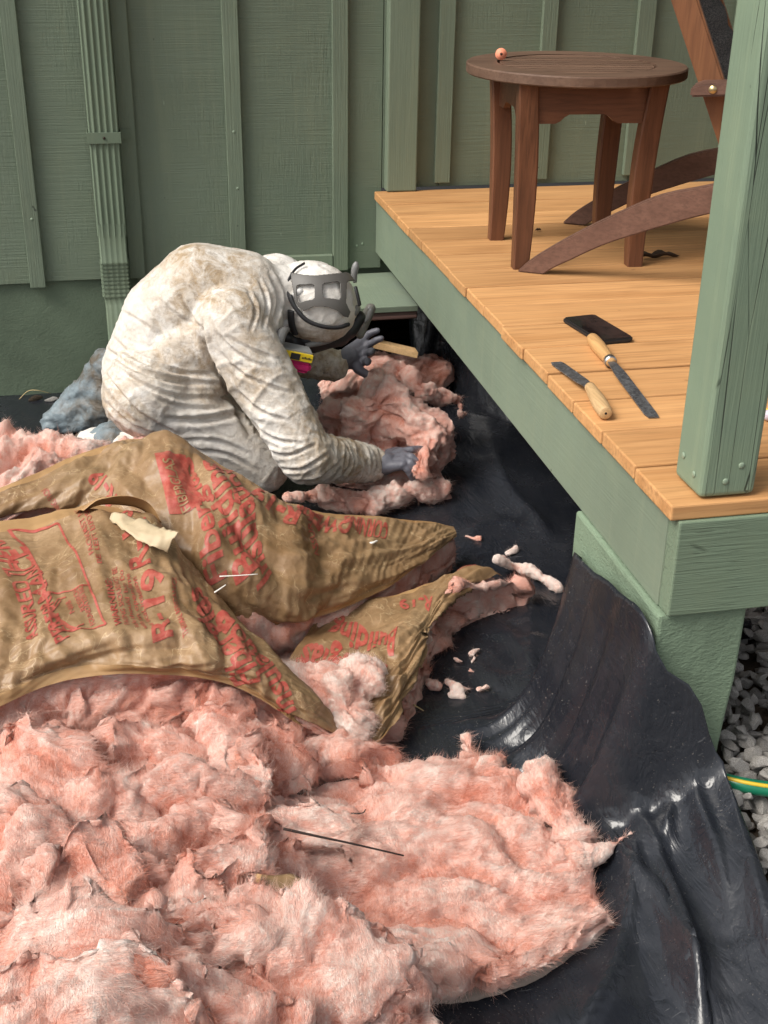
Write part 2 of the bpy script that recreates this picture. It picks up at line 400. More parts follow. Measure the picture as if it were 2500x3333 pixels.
# stucco foundation with the crawl-space opening
box('foundation', (-3.5, 0.014, -0.15), (-0.16, 0.16, 0.40), M_found, house, 0.004)
box('foundation', (1.05, 0.014, -0.15), (3.2, 0.16, 0.40), M_found, house, 0.004)
box('foundation', (-0.1595, 0.022, 0.30), (1.0495, 0.16, 0.40), M_found, house, 0.004)
# dark crawl space behind the opening
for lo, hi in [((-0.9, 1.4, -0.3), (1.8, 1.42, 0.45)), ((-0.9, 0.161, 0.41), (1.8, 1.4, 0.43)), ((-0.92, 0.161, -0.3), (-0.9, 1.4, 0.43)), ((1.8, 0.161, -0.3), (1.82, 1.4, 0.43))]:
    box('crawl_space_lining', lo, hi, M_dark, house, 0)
for (u, v) in [(1238, 665), (1255, 672)]: pass
for x, z in [(-0.045, 0.432), (-0.028, 0.438), (-0.41, 0.78), (-0.995, 0.55), (-0.405, 0.62)]:
    bm = bmesh.new(); bmesh.ops.create_uvsphere(bm, u_segments=10, v_segments=6, radius=0.0042)
    for v in bm.verts: v.co = Vector((v.co.x+x, v.co.y*0.4-(0.019 if x in (-0.41, -0.995, -0.405) else 0.0), v.co.z+z))
    bm_mesh('nail_head', bm, M_nail, house, True)

# green painted ledge over the crawl-space well
n = NB('ledge_edge'); co = n.coord(scale=(3, 3, 120))
M_ledge_edge = n.done(n.mix(n.ramp(n.noise(co, 1.0, 4), [(0.4, 0.0), (0.6, 1.0)]), (0.06, 0.035, 0.028), (0.16, 0.09, 0.075)), 0.8, n.bump(n.noise(co, 1.0, 3), 0.6, 0.004))
ledge = tag(empty('hatch_ledge', (-0.1, -0.2, 0.33)), 'horizontal green painted ledge board between house wall and deck', 'ledge')
def rel(o, parent): o.parent = parent; o.matrix_parent_inverse = parent.matrix_basis.inverted(); return o
rel(box('board', (-0.24, -0.356, 0.328), (0.065, 0.0005, 0.3455), M_rim, None, 0.002), ledge)
rel(box('batten', (-0.238, -0.353, 0.305), (0.0645, -0.315, 0.3275), M_ledge_edge, None, 0.004), ledge)

# downspout
M_gut = paint('gutter_paint', (0.15, 0.195, 0.135), vertical=True, horiz_saw=False, relief=0.12)
spout = tag(empty('downspout', (-0.774, -0.07, 0.36)), 'ribbed green metal downspout strapped to the house wall', 'downspout')
def spout_profile(w, d, rib=0.005):
    """corrugated rectangular section (x across, y depth)"""
    pts = []; nfl = 5
    for i in range(nfl*8+1):
        t = i/(nfl*8); x = -w/2+w*t
        e = min(t, 1-t); y = -d/2+rib*(0.5-0.5*math.cos(2*math.pi*nfl*t))**0.6+(0.012*max(0, 1-e/0.05)**2)
        pts.append((x, y))
    pts += [(w/2, d/2), (-w/2, d/2)]; return pts
def loft(name, rings, mat, parent, smooth=True, cap=False):
    n_ = len(rings[0]); v = [p for r_ in rings for p in r_]; f = []
    for i in range(len(rings)-1):
        for k in range(n_): f.append((i*n_+k, i*n_+(k+1) % n_, (i+1)*n_+(k+1) % n_, (i+1)*n_+k))
    if cap: f.append(tuple(range(n_))[::-1]); f.append(tuple((len(rings)-1)*n_+k for k in range(n_)))
    return pmesh(name, v, f, mat, parent, smooth)
pr = spout_profile(0.083, 0.06)
o = loft('pipe', [[(x-0.774, y-0.042, z) for x, y in pr] for z in (2.9, 1.6, 1.0, 0.505)], M_gut, None); rel(o, spout)
pr2 = [(x*0.95, y*0.95) for x, y in spout_profile(0.083, 0.06, 0.0012)]
def elbow_ring(z, dy=0.0, k=1.0, pinch=1.0): return [(x*k-0.774, y*k*pinch-0.042+dy, z) for x, y in pr2]
rings = [elbow_ring(0.54), elbow_ring(0.43)]
for i in range(9):                                        # crimped bend
    z = 0.425-0.011*i
    rings += [elbow_ring(z, -0.002*i*i*0.22, 1.07, 1.05), elbow_ring(z-0.005, -0.002*i*i*0.24, 0.95, 0.90)]
zl = rings[-1][0][2]
rings += [[(x*1.0-0.770, y-0.042-0.04-0.10*t, zl-0.02-0.26*t) for x, y in pr2] for t in (0, 0.5, 1.0)]
rel(loft('elbow', rings, M_gut, None), spout)
bm = bmesh.new()
for lo, hi in [((-0.8200, -0.0765, .765), (-0.7280, -0.0750, .795)), ((-0.8200, -0.0749, .765), (-0.8185, -0.001, .795)), ((-0.7295, -0.0749, .765), (-0.7280, -0.0205, .795)), ((-0.7279, -0.0222, .765), (-0.700, -0.0205, .795))]: bm_box(bm, lo, hi, 0.0004, 1)
rel(bm_mesh('strap', bm, M_gut, None), spout)
bm = bmesh.new(); bmesh.ops.create_uvsphere(bm, u_segments=8, v_segments=6, radius=0.004)
for v in bm.verts: v.co += Vector((-0.774, -0.0770, 0.78))
rel(bm_mesh('screw', bm, plain('rusty_screw', (0.05, 0.035, 0.025), 0.5, 0.6), None, True), spout)

# ================================================================ DECK
deck = tag(empty('porch_deck', (0, -2.2, 0.41)), 'raised porch deck of honey coloured cedar boards with green rim', 'deck')
joints = [-0.02]+[-0.2-0.143*k for k in range(14)]+[-2.2]
joints[1] = -0.2
rd = np.random.default_rng(4)
for k in range(len(joints)-1):
    y1, y0 = joints[k], joints[k+1]
    g = 0.0022 if k not in (11, 12) else 0.0042
    if k == len(joints)-2: y0 = y0-0.003
    dx = rd.uniform(-0.003, 0.003); dz = rd.uniform(-0.0012, 0.0012)
    rel(box('deck_board', (0.0+dx, y0+g, 0.5755+dz), (2.6, y1-g, 0.600+dz), M_deck, None, 0.0028, 2), deck)
rel(box('side_rim', (0.012, -2.168, 0.4115), (0.050, -0.004, 0.5745), M_rim, None, 0.002), deck)
rel(box('front_fascia', (0.0125, -2.206, 0.413), (2.58, -2.1685, 0.5742), M_fascia, None, 0.003), deck)
rel(box('far_rim', (2.55, -2.165, 0.4115), (2.59, -0.01, 0.5745), M_rim, None, 0.002), deck)
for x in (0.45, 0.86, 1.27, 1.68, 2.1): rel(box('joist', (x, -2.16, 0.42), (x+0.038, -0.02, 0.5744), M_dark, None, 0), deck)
# stucco pier under the corner
bm = bmesh.new(); vs = bm_box(bm, (0.004, -2.196, -0.05), (0.150, -1.822, 0.410), 0.006)
bmesh.ops.subdivide_edges(bm, edges=bm.edges[:], cuts=6, use_grid_fill=True)
P = np.array([v.co for v in bm.verts]); d = fbm(P*18, 3)*0.004
for v, k in zip(bm.verts, d):
    v.co.x += k; v.co.y += k*0.6
    if v.co.x > 0.1 and v.co.z < 0.25: v.co.x -= 0.012*(0.25-v.co.z)/0.25+0.004
pier = tag(bm_mesh('deck_pier', bm, M_pier), 'rough green stucco pier under the front corner of the deck', 'pier')

# porch post standing on the deck, with nails at its foot
post = tag(empty('porch_post', (0.090, -2.146, 0.602)), 'green cracked wooden porch post at the front corner of the deck', 'post')
bm = bmesh.new(); bm_box(bm, (0.0455, -2.190, 0.6022), (0.1345, -2.101, 2.86), 0.0085, 3)
rel(bm_mesh('shaft', bm, M_post), post)
for x, y, z in [(0.0455, -2.125, 0.645), (0.0455, -2.165, 0.632), (0.085, -2.190, 0.628), (0.107, -2.190, 0.652)]:
    bm = bmesh.new(); bmesh.ops.create_uvsphere(bm, u_segments=10, v_segments=6, radius=0.0052)
    sx = 0.3 if x < 0.05 else 1.0; sy = 0.3 if y < -2.18 else 1.0
    for v in bm.verts: v.co = Vector((v.co.x*sx+x-0.001, v.co.y*sy+y-0.0006, v.co.z+z))
    rel(bm_mesh('nail_head', bm, M_nail, None, True), post)
# porch roof carried by the post (overhead, out of the frame): it shades the deck and the wall behind it
roof = tag(empty('porch_roof', (1.2, -1.1, 2.87)), 'green painted porch roof resting on the post above the deck', 'roof')
rel(box('ceiling_board', (-0.25, -2.45, 2.94), (2.9, 0.0, 2.98), M_rim, None, 0.002), roof)
rel(box('header_beam', (0.04, -2.20, 2.862), (2.7, -2.09, 2.9395), M_rim, None, 0.002), roof)

# ================================================================ SIDE TABLE
TC = np.array([0.325, -0.785]); ZT = 1.047
tbl = tag(empty('side_table', (TC[0], TC[1], 0.6)), 'round brown slatted wooden side table on the deck', 'table')
def rot2(p, a): return np.array([p[0]*math.cos(a)-p[1]*math.sin(a), p[0]*math.sin(a)+p[1]*math.cos(a)])
ta = math.radians(-5)
def ring_prism(name, r0, r1, z0, z1, mat, n=64, bev=0.003):
    v, f = [], []
    prof = [(r0, z0), (r1-bev, z0), (r1, z0+bev), (r1, z1-bev), (r1-bev, z1), (r0, z1)]
    m = len(prof)
    for i in range(n):
        a = 2*math.pi*i/n
        for r_, z in prof: v.append((TC[0]+r_*math.cos(a), TC[1]+r_*math.sin(a), z))
    for i in range(n):
        for k in range(m): f.append((i*m+k, i*m+(k+1) % m, ((i+1) % n)*m+(k+1) % m, ((i+1) % n)*m+k))
    return pmesh(name, v, f, mat)
rel(ring_prism('top_rim', 0.186, 0.258, ZT-0.024, ZT, M_top), tbl)
sw = 0.0405                                               # slats inside the rim, running left to right
for i in range(9):
    y0 = -0.1805+i*0.0403; y1 = y0+0.0315; pts = []
    rr = 0.1795
    for t in np.linspace(0, 1, 9): y = y0+(y1-y0)*t; pts.append((math.sqrt(max(rr*rr-y*y, 1e-6)), y))
    for t in np.linspace(1, 0, 9): y = y0+(y1-y0)*t; pts.append((-math.sqrt(max(rr*rr-y*y, 1e-6)), y))
    ca, sa = math.cos(ta-0.08), math.sin(ta-0.08)
    rel(prism('slat', pts, (TC[0], TC[1], ZT-0.019), (ca, sa, 0), (-sa, ca, 0), (0, 0, 1), 0.0175, M_top), tbl)
corners = [(-0.128, 0.148), (-0.152, -0.132), (0.128, -0.152), (0.150, 0.128)]
for (lx, ly) in corners:
    c = np.array([lx, ly]); dr = c/np.linalg.norm(c); zs = np.linspace(0.6005, ZT-0.0245, 14); rings = []
    axd = rot2((1, 0), ta); ayd = rot2((0, 1), ta)
    for z in zs:
        t = (z-0.6)/(ZT-0.624); off = 0.016*t*t-0.006*math.sin(math.pi*t)
        w = 0.0185+0.006*math.sin(math.pi*min(1, t*1.05))**1.0*0.6+0.004*t; w2 = 0.0165+0.003*t
        p = TC+c+dr*off
        b = 0.003
        rings.append([tuple(np.append(p+axd*a_*w+ayd*b_*w2, z)) for a_, b_ in ((-1, -.85), (-.85, -1), (.85, -1), (1, -.85), (1, .85), (.85, 1), (-.85, 1), (-1, .85))])
    rel(loft('leg', rings, M_teak, None, smooth=False, cap=True), tbl)
for i in range(4):                                        # aprons with a cut-out lower edge
    a, b = np.array(corners[i]), np.array(corners[(i+1) % 4]); d = b-a; L = np.linalg.norm(d); d = d/L; nrm = np.array([-d[1], d[0]])
    a0 = TC+a*1.06+nrm*(-0.004); h = 0.088; pts = [(0.0, -h), (L*0.24, -h)]
    for t in np.linspace(0, 1, 15):
        s_ = 0.5-0.5*math.cos(math.pi*min(1, min(t, 1-t)/0.22)); pts.append((L*(0.24+0.52*t), -h+0.020*s_))
    pts += [(L*0.76, -h), (L*1.06, -h), (L*1.06, 0), (0, 0)]
    pts = [p for j, p in enumerate(pts) if j == 0 or (abs(p[0]-pts[j-1][0])+abs(p[1]-pts[j-1][1])) > 1e-6]
    rel(prism('apron', pts, (a0[0], a0[1], ZT-0.0245), (d[0], d[1], 0), (0, 0, 1), (nrm[0], nrm[1], 0), 0.016, M_teakx), tbl)

# orange foam ring standing on the table edge
n = NB('orange_foam'); co = n.coord()
M_foam = n.done(n.mix(n.noise(co, 120, 3), (0.75, 0.22, 0.12), (0.92, 0.36, 0.22)), 0.7, n.bump(n.noise(co, 300, 2), 0.3, 0.001))
pr_ = at_z(1630, 196, ZT)
ring = tag(empty('foam_ring', (float(pr_[0]), float(pr_[1]), ZT)), 'small orange foam plug with dark centre standing on the side table', 'foam plug')
bm = bmesh.new(); bmesh.ops.create_cone(bm, cap_ends=True, segments=28, radius1=0.0135, radius2=0.0135, depth=0.010)
bmesh.ops.bevel(bm, geom=[e for e in bm.edges if e.calc_face_angle(0) > 1], offset=0.002, segments=2, affect='EDGES')
mt = Matrix.Rotation(math.radians(82), 4, 'X'); bmesh.ops.transform(bm, matrix=Matrix.Translation((0, 0, 0.0137)) @ Matrix.Rotation(math.radians(-14), 4, 'Z') @ mt, verts=bm.verts)
bm_mesh('body', bm, M_foam, ring, True)
bm = bmesh.new(); bmesh.ops.create_cone(bm, cap_ends=True, segments=8, radius1=0.0036, radius2=0.0036, depth=0.0108)
bmesh.ops.transform(bm, matrix=Matrix.Translation((0, 0, 0.0137)) @ Matrix.Rotation(math.radians(-14), 4, 'Z') @ mt, verts=bm.verts)
bm_mesh('core', bm, plain('foam_core', (0.09, 0.035, 0.02), 0.8), ring, True)

# ================================================================ CHAIR (seen behind the post)
cf = np.array([0.857, -0.514, 0.0]); cf /= np.linalg.norm(cf); cl = np.array([-cf[1], cf[0], 0.0])
c0 = np.array([0.155, -0.952, 0.6]); chair = tag(empty('reclined_chair', tuple(c0)), 'brown wooden low chair with dark woven back, mostly behind the post', 'chair')
s_ = .5425
def chair_uv(pts, lat):
    out = []
    for (u, v) in pts:
        p = at_plane(u, v, c0+cl*lat, cl)-c0; out.append((float(p @ cf), float(p[2])))
    return out
upper = chair_uv([(1480+a*s_, 450+b*s_) for a, b in [(372, 803), (450, 735), (560, 665), (740, 565), (1000, 440), (1250, 340), (1560, 280)]], 0.0)
lower = chair_uv([(1480+a*s_, 450+b*s_) for a, b in [(530, 820), (600, 775), (700, 730), (850, 660), (1000, 605), (1300, 515), (1530, 455)]], 0.0)
upper[0] = (upper[0][0], 0.0012); lower[0] = (lower[0][0], 0.0012)
up = spline([(p[0], p[1]) for p in upper]+[(0.62, 0.30), (0.80, 0.335)], 22); lo_ = spline([(p[0], p[1]) for p in lower]+[(0.62, 0.235), (0.80, 0.27)], 22)
skid = [tuple(p) for p in up]+[tuple(p) for p in lo_[::-1]]
for lat in (0.0, 0.525):
    rel(prism('skid', skid, c0+cl*lat, cf, (0, 0, 1), cl, 0.026, M_chair, None, 0.003), chair)
sl = chair_uv([(2183, 0), (2259, 259), (2331, 448)], 0.03); sr = chair_uv([(2256, 0), (2335, 250), (2400, 415)], 0.03)
dirv = np.array([sl[0][0]-sl[2][0], sl[0][1]-sl[2][1]]); dirv = dirv/np.linalg.norm(dirv)
wst = 0.052; nv = np.array([dirv[1], -dirv[0]])
b0 = np.array(sl[2])-dirv*0.20; b1 = np.array(sl[0])+dirv*0.42
for lat in (0.03, 0.47):
    q = [tuple(b0), tuple(b0+nv*wst), tuple(b1+nv*wst), tuple(b1)]
    rel(prism('back_stile', q, c0+cl*lat, cf, (0, 0, 1), cl, 0.028, M_stile, None, 0.004), chair)
n = NB('woven_cord'); co = n.coord(scale=(1, 1, 1))
wv = n.noise(n.coord(scale=(130, 130, 420)), 1.0, 3, 0.6, 0.5)
M_sling = n.done(n.mix(n.ramp(wv, [(0.42, 0.0), (0.62, 1.0)]), (0.012, 0.011, 0.010), (0.11, 0.095, 0.085)), 0.7, n.bump(wv, 1.0, 0.004))
sv_, sf_ = [], []; ns, nl = 40, 14                        # sagging woven back between the stiles
for i in range(ns+1):
    for j in range(nl+1):
        t = i/ns; s = j/nl; p2 = b0+dirv*(0.10+t*(np.linalg.norm(b1-b0)-0.13))+nv*(0.028+0.035*math.sin(math.pi*s)+0.004*math.sin(t*95))
        sv_.append(c0+cl*(0.055+0.418*s)+cf*p2[0]+np.array([0, 0, p2[1]]))
for i in range(ns):
    for j in range(nl): sf_.append((i*(nl+1)+j, (i+1)*(nl+1)+j, (i+1)*(nl+1)+j+1, i*(nl+1)+j+1))
o = pmesh('woven_back', sv_, sf_, M_sling, None, True); sm = o.modifiers.new('th', 'SOLIDIFY'); sm.thickness = 0.006; rel(o, chair)
arm = chair_uv([(2255, 266), (2255, 312), (2375, 250), (2370, 300)], -0.02)
az0, az1 = arm[1][1], arm[0][1]; ax0 = arm[0][0]
for lat in (-0.045, 0.50):
    rel(prism('armrest', [(ax0, az0), (ax0+0.62, az0+0.05), (ax0+0.62, az1+0.045), (ax0+0.02, az1), (ax0, az1-0.008)], c0+cl*lat, cf, (0, 0, 1), cl, 0.070, M_chair, None, 0.004), chair)
bc = c0+cf*(ax0+0.045)+np.array([0, 0, (az0+az1)/2+0.004])-cl*0.045
bm = bmesh.new(); bmesh.ops.create_cone(bm, cap_ends=True, segments=16, radius1=0.0095, radius2=0.008, depth=0.006)
bmesh.ops.transform(bm, matrix=Matrix.Translation(bc) @ Vector(-cl).to_track_quat('Z', 'Y').to_matrix().to_4x4(), verts=bm.verts)
rel(bm_mesh('bolt', bm, plain('brass_bolt', (0.55, 0.44, 0.24), 0.35, 0.9), None, True), chair)
for i in range(7):                                        # seat slats and front legs, hidden by the post
    p = c0+cf*(0.50+0.062*i)+np.array([0, 0, 0.265+0.012*i])
    rel(prism('seat_slat', [(0, 0), (0.052, 0.008), (0.052, 0.026), (0, 0.018)], p, cf, (0, 0, 1), cl, 0.55, M_chair, None, 0.002), chair)
for lat in (-0.027, 0.552): rel(prism('front_leg', [(0.80, 0.0012), (0.87, 0.0012), (0.87, 0.54), (0.80, 0.54)], c0+cl*lat, cf, (0, 0, 1), cl, 0.026, M_chair, None, 0.003), chair)

# ================================================================ THINGS LYING ON THE DECK
def poly_round(w, l, r_, n=6):
    pts = []
    for cx, cy, a0 in ((w/2-r_, l/2-r_, 0), (-w/2+r_, l/2-r_, 90), (-w/2+r_, -l/2+r_, 180), (w/2-r_, -l/2+r_, 270)):
        for k in range(n+1): a = math.radians(a0+90*k/n); pts.append((cx+r_*math.cos(a), cy+r_*math.sin(a)))
    return pts
ph_c = np.array([0.1815, -1.412]); ph_d = np.array([0.025, -0.172]); ph_d /= np.linalg.norm(ph_d); ph_x = np.array([-ph_d[1], ph_d[0]])
phone = tag(empty('smartphone', (ph_c[0], ph_c[1], 0.6005)), 'black smartphone lying face up on the deck boards', 'phone')
M_case = plain('phone_case', (0.012, 0.012, 0.013), 0.55)
rel(prism('case', poly_round(0.078, 0.163, 0.011), (ph_c[0], ph_c[1], 0.6008), np.append(ph_x, 0), np.append(ph_d, 0), (0, 0, 1), 0.0105, M_case, None, 0.003), phone)
n = NB('phone_glass'); co = n.coord(scale=(60, 60, 60)); M_glass = n.done((0.006, 0.006, 0.007), n.ramp(n.noise(co, 1.0, 5), [(0.4, 0.06), (0.7, 0.28)]), None, spec=0.5)
rel(prism('screen', poly_round(0.070, 0.155, 0.008), (ph_c[0], ph_c[1], 0.6105), np.append(ph_x, 0), np.append(ph_d, 0), (0, 0, 1), 0.0012, M_glass), phone)

n = NB('knife_steel'); co = n.coord(scale=(90, 90, 90)); st = n.noise(co, 1.0, 5, 0.7, 1.5)
M_steel = n.done(n.mix(n.ramp(st, [(0.35, 0.0), (0.65, 1.0)]), (0.07, 0.075, 0.085), (0.30, 0.31, 0.32)), n.ramp(st, [(0.3, 0.35), (0.7, 0.6)]), n.bump(st, 0.2, 0.0006), metal=0.75)
M_handle = wood('knife_handle_wood', (0.50, 0.31, 0.14), (0.68, 0.46, 0.24), 'Y', 2.2, 0.5)
M_handle2 = wood('worn_handle_wood', (0.34, 0.18, 0.07), (0.55, 0.33, 0.14), 'Y', 2.2, 0.5, speck=0.8)
M_ferr = plain('ferrule', (0.5, 0.5, 0.5), 0.3, 0.95)
def knife(name, label, hb, hj, tip, bw, mat_h, ferr):
    """hb handle butt, hj handle/blade joint, tip (world xy on deck)"""
    hb, hj, tip = (np.array(a, float) for a in (hb, hj, tip)); k = empty(name, (hb[0], hb[1], 0.6005)); tag(k, label, 'knife')
    d = (hj-hb)/np.linalg.norm(hj-hb); L = np.linalg.norm(hj-hb); zc = 0.6005+0.0135
    prof = [(0.0, 0.0095), (0.02, 0.0115), (0.12, 0.0128), (0.35, 0.0136), (0.6, 0.0125), (0.85, 0.0105), (1.0, 0.0095)]
    path = [np.append(hb+d*L*t, zc) for t, _ in prof]; rad = [q for _, q in prof]
    P2 = spline(np.hstack([np.array(path), np.array(rad)[:, None]]), 24)
    o = tube('handle', P2[:, :3], P2[:, 3], mat_h, None, 16); rel(o, k)
    e = (tip-hj)/np.linalg.norm(tip-hj); Lb = np.linalg.norm(tip-hj); w = np.array([-e[1], e[0]])
    z1 = zc; pts3 = []
    half = bw/2
    out = [(-0.004, -half*0.55), (0.02, -half*0.75), (Lb*0.25, -half*0.95), (Lb*0.93, -half), (Lb, -half*0.75), (Lb, half*0.8), (Lb*0.93, half), (Lb*0.2, half), (0.02, half*0.8), (-0.004, half*0.55)]
    bm = bmesh.new()
    def zz(t): return 0.6012+(zc-0.6012)*max(0.0, 1-max(t, 0)/(Lb*0.9))
    a = [bm.verts.new((hj[0]+e[0]*t+w[0]*s, hj[1]+e[1]*t+w[1]*s, zz(t))) for t, s in out]
    b = [bm.verts.new((hj[0]+e[0]*t+w[0]*s, hj[1]+e[1]*t+w[1]*s, zz(t)+0.0022)) for t, s in out]
    m_ = len(out); q = m_//2
    for lay, flip in ((a, True), (b, False)):
        for i in range(q-1):
            fc = (lay[i], lay[i+1], lay[m_-2-i], lay[m_-1-i]); bm.faces.new(fc[::-1] if flip else fc)
    for i in range(m_): bm.faces.new((a[i], a[(i+1) % m_], b[(i+1) % m_], b[i]))
    rel(bm_mesh('blade', bm, M_steel, None), k)
    if ferr:
        v, f = tube_np([np.append(hj-d*0.013, zc), np.append(hj-d*0.001, zc)], [0.0122, 0.0115], 18); rel(pmesh('ferrule', v, f, M_ferr, None, True), k)
    else:
        v, f = tube_np([np.append(hb-d*0.0004, zc), np.append(hb+d*0.001, zc)], [0.0022, 0.0022], 10); rel(pmesh('tang_hole', v, f, M_dark, None, True), k)
    return k
knife('insulation_knife', 'short broad blade knife with pale wooden handle near the deck edge', (0.022, -1.872), (0.040, -1.747), (0.036, -1.580), 0.026, M_handle, False)
knife('insulation_knife', 'longer knife with worn handle and steel ferrule beside the phone', (0.141, -1.487), (0.126, -1.630), (0.108, -1.876), 0.023, M_handle2, True)

# curled dry leaves on the deck
n = NB('dry_leaf'); M_leaf = n.done((0.045, 0.028, 0.016), 0.8)
for i, (u, v, L, a) in enumerate([(2140, 840, 0.12, 0.05), (1752, 750, 0.018, 0.2)]):
    p = at_z(u, v, 0.602); vv, ff = [], []
    for t in np.linspace(0, 1, 14):
        w_ = 0.012*math.sin(math.pi*t)**0.7*(0.4+0.6*abs(math.sin(t*9+i)))*(L/0.12)**0.5; x = (t-0.5)*L
        for s in (-1, 0, 1):
            vv.append((p[0]+x*math.cos(a)-s*w_*math.sin(a), p[1]+x*math.sin(a)+s*w_*math.cos(a), 0.6025+abs(s)*w_*1.3+0.006*math.sin(t*7)**2*(L/0.12)))
    for k in range(13):
        for s in range(2): ff.append((k*3+s, (k+1)*3+s, (k+1)*3+s+1, k*3+s+1))
    o = pmesh('dry_leaf', vv, ff, M_leaf, None, True); m_ = o.modifiers.new('th', 'SOLIDIFY'); m_.thickness = 0.0006
    tag(o, ['curled dark dead leaf on the deck right of the table legs', 'tiny dark leaf scrap on the deck under the side table'][i], 'leaf')
# ear plug and its case peeping out behind the post
p = at_z(2508, 1372, 0.6)
o = tag(empty('ear_plug', (float(p[0]), float(p[1]), 0.6005)), 'yellow and white ear plug on the deck at the right edge', 'ear plug')
v, f = tube_np([(0.028, 0.012, 0.010), (0.004, 0.003, 0.011), (-0.010, -0.002, 0.012), (-0.014, -0.0035, 0.012)], [0.009, 0.011, 0.009, 0.004], 14); pmesh('case', v, f, plain('milky_plastic', (0.55, 0.5, 0.58), 0.3), o, True)
v, f = tube_np([(0.03, 0.03, 0.006), (0.006, 0.028, 0.006), (-0.006, 0.026, 0.006), (-0.011, 0.0255, 0.006)], [0.005, 0.0055, 0.005, 0.002], 12); pmesh('plug', v, f, plain('yellow_foam', (0.85, 0.62, 0.05), 0.7), o, True)

# ================================================================ HOSE on the gravel
n = NB('green_hose'); co = n.coord('UV')
M_hose = plain('green_hose', (0.01, 0.16, 0.085), 0.3, spec=0.5); M_stripe = plain('yellow_stripe', (0.62, 0.42, 0.03), 0.45)
hp = [at_z(2290, 2522, 0.132), at_z(2345, 2538, 0.134), at_z(2420, 2556, 0.136), at_z(2510, 2570, 0.134), at_z(2680, 2590, 0.13), at_z(2900, 2600, 0.125)]
hp = spline(hp, 30); hose = tag(empty('garden_hose', tuple(map(float, hp[0]))), 'green garden hose with yellow stripe lying on the gravel', 'hose')
rel(tube('jacket', hp, 0.0125, M_hose, None, 16), hose)
off = np.array([0, -0.25, 1.0]); off /= np.linalg.norm(off)
sp = [p+off*0.0103+np.array([0, -0.004, 0]) for p in hp]
rel(tube('stripe', sp, 0.0036, M_stripe, None, 6), hose)

# ================================================================ THE WORKER
def capsule_into(bm, a, b, ra, rb, n=14, rings=6):
    """closed tapered capsule from a to b"""
    a, b = np.asarray(a, float), np.asarray(b, float); d = b-a; L = np.linalg.norm(d)
    if L < 1e-6: d = np.array([0, 0, 1.]); L = 1e-6
    d = d/np.linalg.norm(d); ref = np.array([0, 0, 1.]) if abs(d[2]) < .9 else np.array([1., 0, 0])
    x = np.cross(d, ref); x /= np.linalg.norm(x); y = np.cross(d, x)
    prof = []
    for i in range(1, rings+1): t = math.pi/2*i/rings; prof.append((-ra*math.cos(t), ra*math.sin(t)))
    for i in range(0, rings): t = math.pi/2*i/rings; prof.append((L+rb*math.sin(t), rb*math.cos(t)))
    p0 = bm.verts.new(a-d*ra); p1 = bm.verts.new(b+d*rb); R_ = []
    for h, r_ in prof: R_.append([bm.verts.new(a+d*h+r_*(math.cos(2*math.pi*k/n)*x+math.sin(2*math.pi*k/n)*y)) for k in range(n)])
    for k in range(n): bm.faces.new((p0, R_[0][(k+1) % n], R_[0][k])); bm.faces.new((p1, R_[-1][k], R_[-1][(k+1) % n]))
    for i in range(len(R_)-1):
        for k in range(n): bm.faces.new((R_[i][k], R_[i][(k+1) % n], R_[i+1][(k+1) % n], R_[i+1][k]))
def ellipsoid_into(bm, c, axes, radii, sub=3):
    r_ = bmesh.ops.create_icosphere(bm, subdivisions=sub, radius=1.0); A = np.array(axes, float)
    for v in r_['verts']: v.co = Vector(np.asarray(c)+sum(A[i]*radii[i]*v.co[i] for i in range(3)))
def remeshed(bm, voxel, smooth=6, fac=0.5):
    """voxel union of everything in bm -> (verts, quads)"""
    me = bpy.data.meshes.new('tmp'); bmesh.ops.recalc_face_normals(bm, faces=bm.faces); bm.to_mesh(me); bm.free()
    o = bpy.data.objects.new('tmp', me); COL.objects.link(o)
    m1 = o.modifiers.new('r', 'REMESH'); m1.mode = 'VOXEL'; m1.voxel_size = voxel; m1.adaptivity = 0
    if smooth: m2 = o.modifiers.new('s', 'SMOOTH'); m2.iterations = smooth; m2.factor = fac
    dg = bpy.context.evaluated_depsgraph_get(); ev = o.evaluated_get(dg); em = ev.to_mesh()
    v = np.empty(len(em.vertices)*3, np.float32); em.vertices.foreach_get('co', v); v = v.reshape(-1, 3).astype(float)
    f = np.empty(len(em.loops), np.int32); em.loops.foreach_get('vertex_index', f)
    tot = np.empty(len(em.polygons), np.int32); em.polygons.foreach_get('loop_total', tot)
    assert (tot == 4).all(); f = f.reshape(-1, 4).copy()
    ev.to_mesh_clear(); bpy.data.objects.remove(o); bpy.data.meshes.remove(me); return v, f
def vnormals(v, f):
    if f.shape[1] == 4: n_ = np.cross(v[f[:, 2]]-v[f[:, 0]], v[f[:, 3]]-v[f[:, 1]])
    else: n_ = np.cross(v[f[:, 1]]-v[f[:, 0]], v[f[:, 2]]-v[f[:, 0]])
    out = np.zeros_like(v)
    for k in range(f.shape[1]):
        for c in range(3): out[:, c] += np.bincount(f[:, k], n_[:, c], len(v))
    return out/(np.linalg.norm(out, axis=1)[:, None]+1e-12)

